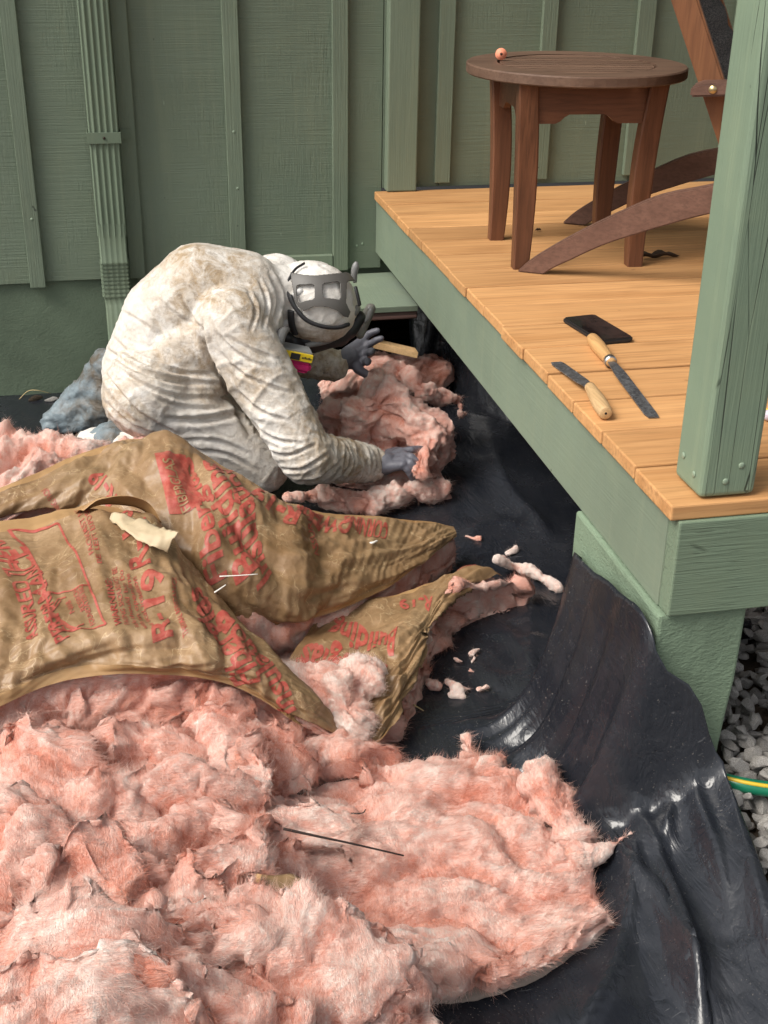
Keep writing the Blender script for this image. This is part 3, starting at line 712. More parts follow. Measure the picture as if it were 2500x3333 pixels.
J = dict(pelvis=(-.70, -.74, .325), lumbar=(-.655, -.75, .465), mid=(-.575, -.765, .540), chest=(-.475, -.77, .525), neck=(-.385, -.755, .515),
         Rhip=(-.715, -.85, .315), Lhip=(-.67, -.66, .30), Rknee=(-.462, -.865, .118), Lknee=(-.42, -.52, .09), Rank=(-.86, -.60, .075), Lank=(-.80, -.36, .085),
         Rsh=(-.515, -.88, .490), Lsh=(-.375, -.62, .495), Relb=(-.362, -1.02, .195), Rwri=(-.185, -.905, .112), Lelb=(-.42, -.47, .29), Lwri=(-.215, -.535, .245))
J = {k: np.array(v) for k, v in J.items()}
HC = np.array([-.300, -.745, .487])                       # head centre and its axes: crown, left, back of the head
Hc = np.array([.65, -.75, .05]); Hc /= np.linalg.norm(Hc); Hl = np.array([.65, .6, .45]); Hl -= Hc*(Hl @ Hc); Hl /= np.linalg.norm(Hl)
Hb = np.cross(Hl, Hc); Hb = Hb if Hb[2] > 0 else -Hb
HR = np.array([0.122, 0.100, 0.112])
bones = [('pelvis', 'lumbar', .128, .112), ('lumbar', 'mid', .112, .108), ('mid', 'chest', .110, .104), ('chest', 'neck', .104, .066),
         ('Rsh', 'Lsh', .086, .080), ('Rhip', 'Lhip', .115, .115), ('Rhip', 'Rknee', .104, .082), ('Lhip', 'Lknee', .112, .083),
         ('Rknee', 'Rank', .078, .055), ('Lknee', 'Lank', .078, .055), ('Rsh', 'Relb', .088, .066), ('Relb', 'Rwri', .066, .046),
         ('Lsh', 'Lelb', .085, .064), ('Lelb', 'Lwri', .064, .046)]
bm = bmesh.new()
for a, b, ra, rb in bones: capsule_into(bm, J[a], J[b], ra, rb)
capsule_into(bm, J['chest']+np.array([0, -.03, -.02]), J['Rsh']+np.array([.0, .03, -.03]), .095, .08)
capsule_into(bm, J['lumbar']+np.array([0.03, -.05, -.06]), J['chest']+np.array([0.0, -.06, -.05]), .10, .09)   # belly and slack cloth
capsule_into(bm, J['lumbar']+np.array([0.03, .06, -.04]), J['chest']+np.array([0.0, .07, -.04]), .09, .085)
capsule_into(bm, J['neck'], HC-Hc*0.03, .072, .085)
capsule_into(bm, J['pelvis']+np.array([.08, -.03, -.02]), J['chest']+np.array([-.03, .0, -.08]), .10, .085)
capsule_into(bm, J['Rhip']+np.array([.10, -.0, -.0]), J['Rsh']+np.array([-.03, .08, -.10]), .070, .065)
ellipsoid_into(bm, HC, (Hc, Hl, Hb), HR-0.003)
V, Fq = remeshed(bm, 0.0046, 10, 0.5)
N = vnormals(V, Fq)
# cloth folds: every bone region gets ridged noise squeezed along or across the limb
fold = {('Rsh', 'Relb'): (15, 7, .007), ('Relb', 'Rwri'): (46, 10, .0085), ('Lsh', 'Lelb'): (20, 8, .007), ('Lelb', 'Lwri'): (46, 10, .008),
        ('Rhip', 'Rknee'): (4, 19, .006), ('Lhip', 'Lknee'): (4, 19, .006), ('Rknee', 'Rank'): (14, 9, .007), ('Lknee', 'Lank'): (14, 9, .007),
        ('pelvis', 'lumbar'): (26, 4, .004), ('lumbar', 'mid'): (22, 5, .0028), ('mid', 'chest'): (5, 22, .003), ('chest', 'neck'): (6, 26, .005),
        ('Rsh', 'Lsh'): (20, 6, .0035), ('Rhip', 'Lhip'): (5, 18, .006)}
W = np.zeros(len(V)); Dsp = np.zeros(len(V))
for k, (a, b, ra, rb) in enumerate(bones):
    A, B = J[a], J[b]; d = B-A; L = np.linalg.norm(d); d = d/L
    t = np.clip((V-A) @ d, 0, L); dist = np.linalg.norm(V-A-t[:, None]*d, axis=1)-(ra+(rb-ra)*t/L)
    w = np.exp(-np.maximum(dist, 0)/0.018)+1e-9
    ka, kr, amp = fold[(a, b)]
    ref = np.array([0, 0, 1.]) if abs(d[2]) < .9 else np.array([1., 0, 0]); x = np.cross(d, ref); x /= np.linalg.norm(x); y = np.cross(d, x)
    al = (V-A) @ d; q = np.stack([al*ka, ((V-A) @ x)*kr+al*2.5, ((V-A) @ y)*kr], 1)+k*3.7
    warp = fbm(V*9+k, 2)[:, None]*0.55
    rd_ = np.sign(1.0-np.abs(pn(q+warp))*4)*0+(np.clip(1-np.abs(pn(q+warp))*3.0, -.6, 1)**3)*1.6+.5*(np.clip(1-np.abs(pn(q*2.1+warp+5))*3.0, -.6, 1)**3)-.5
    W += w; Dsp += w*amp*rd_
Dsp /= W; Dsp *= 0.45
hd = np.linalg.norm(((V-HC) @ np.stack([Hc, Hl, Hb], 1))/HR, axis=1); hm = np.clip((1.5-hd)/0.35, 0, 1)
q = np.stack([(V-HC) @ Hc*22, (V-HC) @ Hl*34, (V-HC) @ Hb*22], 1); Dsp = Dsp*(1-hm)+hm*0.0032*(ridged(q+fbm(V*14, 2)[:, None]*.6, 2)-1)
fine = 0.0006*(ridged(V*np.array([75, 60, 60])+fbm(V*16, 2)[:, None]*1.6, 2)-0.8)
# the long drag folds of the slack cloth, measured on the visible side
FL = [([(375, 515), (480, 585), (620, 632), (800, 645)], .014, .010), ([(395, 470), (500, 555), (640, 600), (770, 606)], .008, .008), ([(360, 585), (440, 690), (520, 765), (650, 835)], .012, .010),
      ([(375, 555), (500, 640), (640, 690), (810, 690)], .009, .009), ([(365, 700), (470, 790), (600, 835)], .009, .008), ([(590, 770), (720, 775), (860, 755)], .016, .013), ([(480, 640), (620, 720), (800, 735)], .007, .008),
      ([(722, 420), (742, 520), (800, 620), (850, 730), (905, 830)], .018, .012), ([(770, 450), (850, 535), (965, 590)], .010, .009), ([(810, 470), (900, 520), (1000, 560)], .009, .008), ([(780, 520), (860, 600), (960, 650), (1060, 680)], .008, .008),
      ([(640, 300), (690, 400), (735, 470)], .006, .008), ([(560, 330), (640, 400), (720, 440)], .005, .008), ([(965, 235), (1005, 330), (985, 440)], .010, .008), ([(930, 260), (960, 350), (945, 450)], .007, .007), ([(890, 300), (920, 380), (900, 460)], .006, .007),
      ([(840, 660), (930, 740), (1040, 780)], .008, .009), ([(880, 760), (980, 840), (1090, 860)], .009, .008), ([(950, 880), (1040, 900), (1140, 860)], .009, .007), ([(1000, 950), (1090, 950), (1190, 890)], .009, .007),
      ([(1050, 1000), (1150, 985), (1230, 920)], .008, .007), ([(1110, 1030), (1200, 1000), (1270, 930)], .007, .006), ([(700, 880), (820, 900), (930, 960)], .008, .008), ([(640, 850), (780, 850), (900, 900)], .007, .009), ([(430, 380), (520, 430), (600, 500)], .004, .008), ([(470, 300), (560, 420), (620, 540)], .004, .009)]
dC = V-CAM; zc_ = dC @ FWD; uu_ = 1250+FPX*(dC @ RIGHT)/zc_; vv_ = 1666.5-FPX*(dC @ UP)/zc_
cell = (np.floor(uu_/14).astype(int)-0)*1000+np.floor(vv_/14).astype(int); us_, iv_ = np.unique(cell, return_inverse=True); mn_ = np.full(len(us_), 1e9); np.minimum.at(mn_, iv_, zc_)
frontm = np.clip(1-(zc_-mn_[iv_]-.03)/.03, 0, 1)*np.clip((-(N*dC).sum(1)/np.linalg.norm(dC, axis=1))/.25, 0, 1)
UVp = np.stack([uu_, vv_], 1)
for pts, a_, w_ in FL:
    poly = spline(np.array([(x*.904, 667+y*.904) for x, y in pts]), 30); best = np.full(len(V), 1e9); sd = np.zeros(len(V)); par = np.zeros(len(V))
    near_ = np.where((uu_ > poly[:, 0].min()-90) & (uu_ < poly[:, 0].max()+90) & (vv_ > poly[:, 1].min()-90) & (vv_ < poly[:, 1].max()+90))[0]
    Q = UVp[near_]
    for i_ in range(29):
        A_, B_ = poly[i_], poly[i_+1]; d_ = B_-A_; t_ = np.clip(((Q-A_) @ d_)/(d_ @ d_), 0, 1); q_ = Q-A_-t_[:, None]*d_; r_ = np.linalg.norm(q_, axis=1); mm = r_ < best[near_]; ix = near_[mm]
        best[ix] = r_[mm]; sd[ix] = np.sign(d_[0]*q_[mm, 1]-d_[1]*q_[mm, 0]); par[ix] = (i_+t_[mm])/29
    a_, w_ = a_*.85, w_*.62; dm_ = best/1220*sd; env = np.sin(np.pi*np.clip(par, 0, 1))**.6
    Dsp += frontm*env*a_*(-np.exp(-(dm_/w_)**2)+0.75*np.exp(-((dm_+1.7*w_)/(w_*.9))**2)+0.35*np.exp(-((dm_-2.0*w_)/(w_*1.2))**2))
V2 = V+N*(Dsp+fine)[:, None]
# cuffs: narrow the last centimetres of the sleeves
V2[:, 2] = np.maximum(V2[:, 2], 0.006)
n = NB('dirty_coverall'); co = n.coord()
dirt = n.attr('dirt').outputs['Fac']
c = n.mix(n.ramp(n.noise(co, 7, 5, 0.65), [(0.3, 0.0), (0.7, 1.0)]), (0.66, 0.625, 0.565), (0.80, 0.775, 0.735))
st = n.noise(co, 24, 6, 0.72, 0.6); sp2 = n.noise(co, 75, 4, 0.7)
dm = n.math('MULTIPLY', dirt, n.ramp(st, [(0.34, 0.05), (0.62, 1.0)]))
c = n.mix(n.math('MULTIPLY', dm, .95), c, (0.37, 0.265, 0.155))
c = n.mix(n.math('MULTIPLY', n.ramp(sp2, [(0.5, 0.0), (0.72, 0.75)]), dirt), c, (0.22, 0.165, 0.11))
def crease(sc, st, seed_rot): 
    f_ = n.noise(n.coord(scale=st, rot=seed_rot), sc, 3, .55, 1.6); return n.math('ABSOLUTE', n.math('SUBTRACT', f_, .5))
h1 = n.ramp(crease(1.0, (9, 26, 16), (.3, .5, .2)), [(0.0, 0.0), (.10, 1.0)]); h2 = n.ramp(crease(1.0, (40, 18, 50), (.9, .1, .7)), [(0.0, 0.0), (.12, 1.0)]); h3 = n.ramp(crease(1.0, (85, 60, 45), (.2, .9, .4)), [(0.0, 0.0), (.14, 1.0)])
nm = n.bump(h1, 0.16, 0.004); nm = n.bump(h2, 0.15, 0.0025, nm); nm = n.bump(h3, 0.12, 0.0014, nm)
M_suit = n.done(c, 0.55, nm, spec=0.35)
worker = tag(empty('person', (-.60, -.62, 0.0)), 'kneeling person in dirty white hooded coverall, grey gloves and respirator bending under the deck', 'person')
o = npmesh('coverall', V2, Fq, M_suit, None, True); rel(o, worker)
cl1 = np.clip(1-np.linalg.norm(V-np.array([-.50, -.90, .56]), axis=1)/0.16, 0, 1)
leg = np.clip((0.30-V[:, 2])/0.12, 0, 1)*np.clip((-.40-V[:, 0])/0.1, 0, 1)
clean = np.clip((V[:, 0]+.47)/0.10, 0, 1)*np.clip((V[:, 2]-.42)/.06, 0, 1)       # hood and collar are whiter
dv = 0.25+0.75*np.clip(0.55+fbm(V*6, 3)*1.1, 0, 1)
dv = dv*(1-0.85*clean)*(1-0.55*leg); dv = np.clip(dv+0.5*cl1+0.25*np.clip((V[:, 0]+.45)/.1, 0, 1)*np.clip((.35-V[:, 2])/.1, 0, 1), 0, 1)
at = o.data.attributes.new('dirt', 'FLOAT', 'POINT'); at.data.foreach_set('value', dv.astype(np.float32))

# bunched collar at the neck
cv, cf2 = [], []; na, nb_ = 72, 10; ax = HC-J['neck']; ax /= np.linalg.norm(ax); nc = J['neck']+ax*0.028
e1 = np.cross(ax, [0, 0, 1]); e1 /= np.linalg.norm(e1); e2 = np.cross(ax, e1)
for i in range(na):
    a = 2*math.pi*i/na; rr = 0.074+0.004*math.sin(a*9)+0.003*math.sin(a*14+1)
    for j in range(nb_):
        b = 2*math.pi*j/nb_; r2 = 0.008+0.003*math.sin(a*11+b)
        cv.append(nc+(e1*math.cos(a)+e2*math.sin(a))*(rr+r2*math.cos(b))+ax*(r2*1.5*math.sin(b)+0.006*math.sin(a*5)))
for i in range(na):
    for j in range(nb_): cf2.append((i*nb_+j, ((i+1) % na)*nb_+j, ((i+1) % na)*nb_+(j+1) % nb_, i*nb_+(j+1) % nb_))
n = NB('collar_cloth'); co = n.coord(); M_collar = n.done(n.mix(n.noise(co, 12, 4), (0.66, 0.645, 0.61), (0.80, 0.79, 0.77)), 0.55, n.bump(n.noise(co, 70, 3, .6, 1.0), 0.5, 0.004), spec=.35)
rel(pmesh('collar', cv, cf2, M_collar, None, True), worker)

# gloves: palm and five bent fingers each, one surface
n = NB('grey_glove'); co = n.coord()
M_glove = n.done(n.mix(n.noise(co, 26, 4, .6), (0.085, 0.085, 0.105), (0.17, 0.17, 0.20)), n.ramp(n.noise(co, 40, 3), [(.3, .42), (.7, .65)]), n.bump(n.noise(co, 240, 3, .6), 0.25, 0.0012))
M_ink = plain('glove_print', (0.035, 0.035, 0.045), 0.7)
def hand(name, wrist, knuckles, fingers, thumb, palm_r=0.016, label=None):
    bm = bmesh.new(); w = np.asarray(wrist, float)
    kc = np.mean(knuckles, axis=0); d = (kc-w)/np.linalg.norm(kc-w)
    capsule_into(bm, w-d*0.045, w+d*0.02, .031, .029)     # knitted cuff
    for kn in knuckles: capsule_into(bm, w+d*0.014+0.45*(np.asarray(kn)-kc), kn, .0185, .0125)
    for i in range(len(knuckles)-1): capsule_into(bm, knuckles[i], knuckles[i+1], .0122, .0122)
    for kn, fg in zip(knuckles, fingers):
        pts = [np.asarray(kn)]+[np.asarray(p) for p in fg]; rr = [.0112, .0102, .0096, .0088]
        for i in range(len(pts)-1): capsule_into(bm, pts[i], pts[i+1], rr[i], rr[i+1], 12, 5)
    tp = [w+d*0.02+0.35*(np.asarray(thumb[0])-w)]+[np.asarray(p) for p in thumb]; rr = [.0155, .0135, .0118, .0102]
    for i in range(len(tp)-1): capsule_into(bm, tp[i], tp[i+1], rr[i], rr[i+1], 12, 5)
    v, f = remeshed(bm, 0.0029, 3, .5); nn = vnormals(v, f); v = v+nn*(0.0009*(ridged(v*70, 2)-1))[:, None]
    return npmesh(name, v, f, M_glove, None, True)
def zp(x, y, Yp, o=(850, 780), s=.3617): return at_y(o[0]+x*s, o[1]+y*s, Yp)
# far (left) hand: open, fingers to the upper right, thumb to the lower right
lk = [zp(915, 905, -.500), zp(930, 970, -.512), zp(925, 1040, -.525), zp(905, 1105, -.535)]
lf = [[zp(960, 855, -.50), zp(1010, 830, -.505), zp(1045, 820, -.51)], [zp(985, 935, -.52), zp(1040, 905, -.53), zp(1080, 890, -.535)],
      [zp(975, 1010, -.545), zp(1000, 1000, -.575), zp(985, 1015, -.60)], [zp(945, 1090, -.555), zp(965, 1095, -.580), zp(950, 1110, -.60)]]
lt = [zp(870, 1165, -.555), zp(950, 1215, -.565), zp(1010, 1255, -.570)]
rel(hand('glove', zp(735, 1085, -.535), lk, lf, lt), worker)
def zq(x, y, Yp): return zp(x, y, Yp, (1000, 1150))
rk = [zq(850, 890, -.890), zq(868, 925, -.915), zq(872, 965, -.935), zq(860, 1005, -.950)]
rf = [[zq(935, 868, -.895), zq(1005, 862, -.885), zq(1060, 868, -.880)], [zq(935, 930, -.930), zq(985, 975, -.940), zq(1020, 1030, -.940)],
      [zq(935, 985, -.950), zq(985, 1035, -.955), zq(1030, 1085, -.950)], [zq(905, 1045, -.955), zq(930, 1090, -.955), zq(950, 1130, -.945)]]
rt = [zq(740, 900, -.870), zq(810, 880, -.855), zq(870, 880, -.845)]
rg = hand('glove', zq(640, 1010, -.915), rk, rf, rt); rel(rg, worker)

# respirator: head harness, straps, half mask and two filter cartridges
resp = empty('respirator', tuple(map(float, HC))); rel(resp, worker)
HX = np.stack([Hc, Hl, Hb], 0)
def on_head(u, v, infl=0.0085):
    """where a sight line meets the slightly inflated head"""
    d = ray(u, v); R3 = HR+infl; oo = (HX @ (CAM-HC))/R3; dd = (HX @ d)/R3
    a, b, c_ = dd @ dd, oo @ dd, oo @ oo-1; disc = b*b-a*c_
    t = (-b-math.sqrt(disc))/a if disc > 0 else -b/a
    p = CAM+d*t
    if disc <= 0:
        q = HX @ (p-HC)/R3; q /= np.linalg.norm(q); p = HC+HX.T @ (q*R3)
    nrm = HX.T @ ((HX @ (p-HC))/R3**2); return p, nrm/np.linalg.norm(nrm)
n = NB('harness_rubber'); co = n.coord()
M_harn = n.done(n.mix(n.noise(co, 30, 4), (0.085, 0.080, 0.074), (0.125, 0.118, 0.108)), 0.5, n.bump(n.noise(co, 90, 3), 0.2, 0.001))
M_strap = plain('black_strap', (0.018, 0.018, 0.02), 0.6)
M_greyp = plain('grey_plastic', (0.20, 0.20, 0.195), 0.45)
def ribbon(name, pts, width, mat, infl=0.0085, th=0.0022, n_=26):
    """strap lying on the head; pts in the close-up survey grid, width in metres or list"""
    P = spline(np.array(pts, float), n_); ws = np.interp(np.linspace(0, 1, n_), np.linspace(0, 1, len(width)), width) if hasattr(width, '__len__') else np.full(n_, width)
    C3, N3 = zip(*[on_head(850+a*.3617, 780+b*.3617, infl) for a, b in P]); C3 = np.array(C3); N3 = np.array(N3)
    T = np.gradient(C3, axis=0); T /= np.linalg.norm(T, axis=1)[:, None]+1e-9; S = np.cross(N3, T); v, f = [], []
    for i in range(n_):
        for s in (-1, -.4, .4, 1): v.append(C3[i]+S[i]*ws[i]*.43*s-N3[i]*(0.0012 if abs(s) == 1 else 0.0))
        for s in (1, -1): v.append(C3[i]+S[i]*ws[i]*.43*s-N3[i]*(th+0.004))
    for i in range(n_-1):
        for k in range(6): f.append((i*6+k, i*6+(k+1) % 6, (i+1)*6+(k+1) % 6, (i+1)*6+k))
    f.append(tuple(range(6))[::-1]); f.append(tuple((n_-1)*6+k for k in range(6)))
    return rel(pmesh(name, v, f, mat, None, True), resp)

def inpoly(x, y, P):
    ins = False; k_ = len(P)-1
    for i_ in range(len(P)):
        (xi, yi), (xj, yj) = P[i_], P[k_]
        if (yi > y) != (yj > y) and x < (xj-xi)*(y-yi)/(yj-yi)+xi: ins = not ins
        k_ = i_
    return ins
h_out = [(266, 298), (380, 318), (480, 326), (620, 312), (770, 296), (836, 332), (852, 366), (790, 372), (772, 380), (765, 480), (762, 570), (800, 650), (782, 700), (742, 690), (690, 640), (600, 604), (480, 600), (385, 640), (332, 602), (300, 520), (285, 430), (274, 360)]
h_w1 = [(318, 418), (340, 408), (460, 402), (480, 415), (482, 520), (465, 538), (400, 550), (350, 568), (332, 560), (320, 500)]
h_w2 = [(552, 410), (570, 392), (690, 378), (712, 392), (716, 520), (700, 541), (640, 530), (570, 524), (553, 505)]
NX, NY = 150, 110; ids_ = {}; hv_, hf_ = [], []
def hvert(i_, j_):
    if (i_, j_) not in ids_:
        p_, n_ = on_head(850+(255+i_*4.05)*.3617, 780+(285+j_*3.9)*.3617, .0072); ids_[(i_, j_)] = len(hv_); hv_.append(p_)
    return ids_[(i_, j_)]
for i_ in range(NX):
    for j_ in range(NY):
        x_, y_ = 255+(i_+.5)*4.05, 285+(j_+.5)*3.9
        if inpoly(x_, y_, h_out) and not inpoly(x_, y_, h_w1) and not inpoly(x_, y_, h_w2): hf_.append((hvert(i_, j_), hvert(i_, j_+1), hvert(i_+1, j_+1), hvert(i_+1, j_)))
o = pmesh('head_harness', hv_, hf_, M_harn, None, True); m_ = o.modifiers.new('th', 'SOLIDIFY'); m_.thickness = .003; m_.offset = 0; rel(o, resp)
ribbon('strap', [(248, 500), (285, 590), (360, 690), (440, 750), (560, 790), (690, 800), (800, 770)], [0.014, .0115, .0105, .0105, .010, .010, .011], M_strap, 0.0100)
ribbon('strap', [(390, 200), (300, 260), (240, 360), (222, 450), (248, 520)], [0.003, .004, .006, .008, .010], M_strap, 0.0092)
ribbon('strap', [(262, 640), (262, 720), (275, 800), (300, 860)], 0.019, M_strap, 0.0095)
ribbon('strap', [(860, 420), (885, 520), (900, 590)], 0.012, M_strap, 0.0140)
def tubeworld(name, pts, rad, mat, parent, n=12, m=24):
    q = spline(np.hstack([np.array(pts), np.array(rad, float)[:, None]]), m); v, f = tube_np(q[:, :3], q[:, 3], n); return rel(pmesh(name, v, f, mat, None, True), parent)
# loose strap end standing up behind the head, buckles
tubeworld('strap_end', [zp(845, 385, -.70), zp(838, 310, -.70), zp(850, 240, -.70), zp(858, 200, -.70)], [.005, .0085, .009, .004], M_greyp, resp)
tubeworld('buckle', [zp(790, 680, -.80), zp(835, 640, -.80), zp(880, 605, -.79)], [.009, .013, .006], M_greyp, resp)
tubeworld('buckle', [zp(800, 640, -.79), zp(790, 720, -.79), zp(805, 750, -.79)], [.008, .012, .006], M_strap, resp)
# half mask under the face
bm = bmesh.new()
for a_, b_, ra, rb in [((230, 880), (330, 945), .022, .026), ((330, 945), (470, 945), .026, .022), ((470, 945), (640, 895), .022, .022), ((640, 895), (790, 820), .022, .022), ((790, 820), (880, 700), .022, .018), ((400, 900), (700, 860), .030, .030)]:
    capsule_into(bm, zp(*a_, -.775), zp(*b_, -.765), ra, rb)
v, f = remeshed(bm, .005, 4); rel(npmesh('facepiece', v, f, plain('black_rubber', (0.016, 0.016, 0.017), 0.45), None, True), resp)
tubeworld('facepiece_tube', [zp(400, 955, -.805), zp(520, 925, -.80), zp(640, 890, -.79), zp(760, 850, -.78)], [.006, .009, .009, .006], M_greyp, resp)
# near cartridge: grey holder, yellow label, magenta filter
Y0 = -.895
cc = zp(300, 1075, Y0); ax_u = (zp(440, 1105, Y0)-zp(165, 1050, Y0)); Lw = np.linalg.norm(ax_u); ax_u /= Lw; Lw *= 1.15
ax_v = zp(300, 1000, Y0)-zp(300, 1160, Y0); ax_v -= ax_u*(ax_v @ ax_u); Lh = np.linalg.norm(ax_v); ax_v /= Lh; Lh *= 1.2; ax_n = np.cross(ax_u, ax_v); ax_n = ax_n if ax_n[1] < 0 else -ax_n
M_mag = plain('magenta_filter', (0.50, 0.015, 0.13), 0.5); M_yel = plain('yellow_label', (0.75, 0.55, 0.02), 0.5); M_gry = plain('cartridge_grey', (0.24, 0.25, 0.25), 0.5)
cart = empty('cartridge', tuple(map(float, cc))); rel(cart, resp)
def slab(name, v0, v1, dep, wid, mat, bev=.004, off=0.0):
    pts = [(-wid/2, v0), (wid/2, v0), (wid/2, v1), (-wid/2, v1)]
    return rel(prism(name, pts, cc-ax_n*(dep-0.012-off), ax_u, ax_v, ax_n, dep, mat, None, bev), cart)
slab('filter', -Lh*.52, -Lh*.02, .060, Lw*1.0, M_mag, .007)
slab('filter_edge', -Lh*.54, -Lh*.40, .056, Lw*.80, M_mag, .005, 0.001)
slab('body', -Lh*.015, Lh*.48, .058, Lw*.95, M_gry, .005)
slab('label', Lh*.03, Lh*.40, .05, Lw*.93, M_yel, .001, 0.0012)
rel(prism('label_window', [(-Lw*.16, Lh*.07), (Lw*.10, Lh*.07), (Lw*.10, Lh*.36), (-Lw*.16, Lh*.36)], cc+ax_n*0.0132, ax_u, ax_v, ax_n, .0009, M_strap), cart)
for i in range(7):                                        # small print on the yellow label
    x0 = Lw*(.16+.04*i); rel(prism('print', [(x0, Lh*.17), (x0+Lw*.026, Lh*.17), (x0+Lw*.026, Lh*(.24+.02*(i % 3))), (x0, Lh*(.24+.02*(i % 3)))], cc+ax_n*0.0133, ax_u, ax_v, ax_n, .0006, M_strap), cart)
tubeworld('holder_arc', [zp(235, 805, -.87), zp(190, 840, -.895), zp(160, 930, -.91), zp(148, 1030, -.912), zp(145, 1105, -.91)], [.007, .0115, .0125, .012, .009], M_greyp, resp)
# far cartridge, seen edge on
fc = [zp(985, 620, -.66), zp(960, 690, -.66), zp(925, 780, -.67), zp(890, 860, -.68)]
M_olive = plain('worn_cartridge_grey', (0.17, 0.165, 0.145), 0.55)
bm = bmesh.new()
for i in range(3): capsule_into(bm, fc[i], fc[i+1], .014-.001*i, .013-.001*i)
capsule_into(bm, zp(915, 700, -.66), zp(955, 640, -.66), .010, .010)
v, f = remeshed(bm, .004, 2); rel(npmesh('cartridge', v, f, M_olive, None, True), resp)
tubeworld('cartridge_rim', [zp(965, 612, -.68), zp(985, 640, -.682), zp(965, 700, -.685), zp(930, 745, -.69)], [.004, .007, .007, .004], M_greyp, resp)

# shoe covers: wrinkled blue-grey bags over both feet
n = NB('shoe_cover'); co = n.coord(); dt = n.noise(co, 9, 5, .65)
M_bag = n.done(n.mix(n.ramp(dt, [(.42, 0.0), (.6, 1.0)]), (0.19, 0.235, 0.26), (0.10, 0.082, 0.06)), 0.5, n.bump(n.noise(n.coord(scale=(40, 40, 60)), 1.0, 4, .6, 1.2), 0.6, 0.005), spec=.4)
def shoe_cover(parts, seed):
    bm = bmesh.new()
    for a_, b_, ra, rb in parts: capsule_into(bm, a_, b_, ra, rb)
    v, f = remeshed(bm, .0062, 5); nn = vnormals(v, f)
    d_ = .010*(ridged(v*np.array([16, 16, 24])+fbm(v*8+seed, 2)[:, None]*1.2+seed, 3)-1.1); v = v+nn*d_[:, None]; v[:, 2] = np.maximum(v[:, 2], 0.004)
    return rel(npmesh('shoe_cover', v, f, M_bag, None, True), worker)
D_ = lambda u, v, z: gz(u, v, z)
shoe_cover([(D_(235, 800, .20), D_(160, 880, .075), .045, .05), (D_(160, 880, .075), D_(115, 912, .045), .05, .035), (D_(240, 870, .10), D_(150, 905, .05), .075, .045), (D_(235, 800, .20), D_(240, 870, .10), .05, .075),
            (D_(225, 770, .24), D_(150, 850, .11), .022, .014), (D_(225, 780, .22), D_(235, 840, .15), .035, .05)], 2.0)
shoe_cover([((-.80, -.62, .085), (-.92, -.56, .05), .07, .045), ((-.92, -.56, .05), (-.99, -.53, .035), .045, .03)], 5.0)

# ================================================================ BLACK PLASTIC SHEETING
n = NB('black_plastic'); co = n.coord()
dust = n.ramp(n.noise(co, 330, 2, .5), [(0.68, 0.0), (0.74, 1.0)]); dm = n.ramp(n.noise(co, 3.5, 4, .6), [(0.42, 0.0), (0.66, 1.0)])
haze_ = n.noise(co, 6, 6, .7)
c = n.mix(n.ramp(haze_, [(.4, 0.0), (.75, .5)]), (0.013, 0.015, 0.020), (0.036, 0.038, 0.043))
c = n.mix(n.math('MULTIPLY', dust, n.math('MULTIPLY', dm, 0.7)), c, (0.36, 0.32, 0.28))
scr = n.ramp(n.noise(n.coord(scale=(9, 190, 60), rot=(0, 0, .5)), 1.0, 2, .5), [(0.73, 0.0), (0.76, 1.0)])
c = n.mix(n.math('MULTIPLY', scr, 0.18), c, (0.3, 0.3, 0.3))
ab = n.math('ABSOLUTE', n.math('SUBTRACT', n.noise(n.coord(scale=(26, 8, 12), rot=(0, 0, .12)), 1.0, 3, .5, 1.4), .5)); nm = n.bump(n.ramp(ab, [(0.0, 0.0), (.12, 1.0)]), 0.13, 0.006); ab2 = n.math('ABSOLUTE', n.math('SUBTRACT', n.noise(n.coord(scale=(60, 34, 30), rot=(0, 0, .7)), 1.0, 3, .5, 1.0), .5)); nm = n.bump(n.ramp(ab2, [(0.0, 0.0), (.10, 1.0)]), 0.06, 0.003, nm); nm = n.bump(n.noise(n.coord(scale=(120, 40, 60)), 1.0, 3, .6), 0.10, 0.004, nm)
M_plastic = n.done(c, n.ramp(haze_, [(.3, .17), (.75, .34)]), nm, spec=.5)
def tri(x): return np.abs(((x/2) % 1.0)*2-1)
def XYp(pts, z=0.05): return np.array([gz(u, v, z)[:2] for u, v in pts])
def pdist(P, poly):
    """distance of points to a polyline, signed side, and arc parameter"""
    best = np.full(len(P), 1e9); par = np.zeros(len(P)); side = np.zeros(len(P))
    for i in range(len(poly)-1):
        a, b = poly[i], poly[i+1]; d = b-a; L2 = d @ d
        t = np.clip(((P-a) @ d)/L2, 0, 1); q = P-a-t[:, None]*d; r_ = np.linalg.norm(q, axis=1); m_ = r_ < best
        best = np.where(m_, r_, best); par = np.where(m_, (i+t)/(len(poly)-1), par); side = np.where(m_, np.sign(d[0]*q[:, 1]-d[1]*q[:, 0]), side)
    return best, side, par
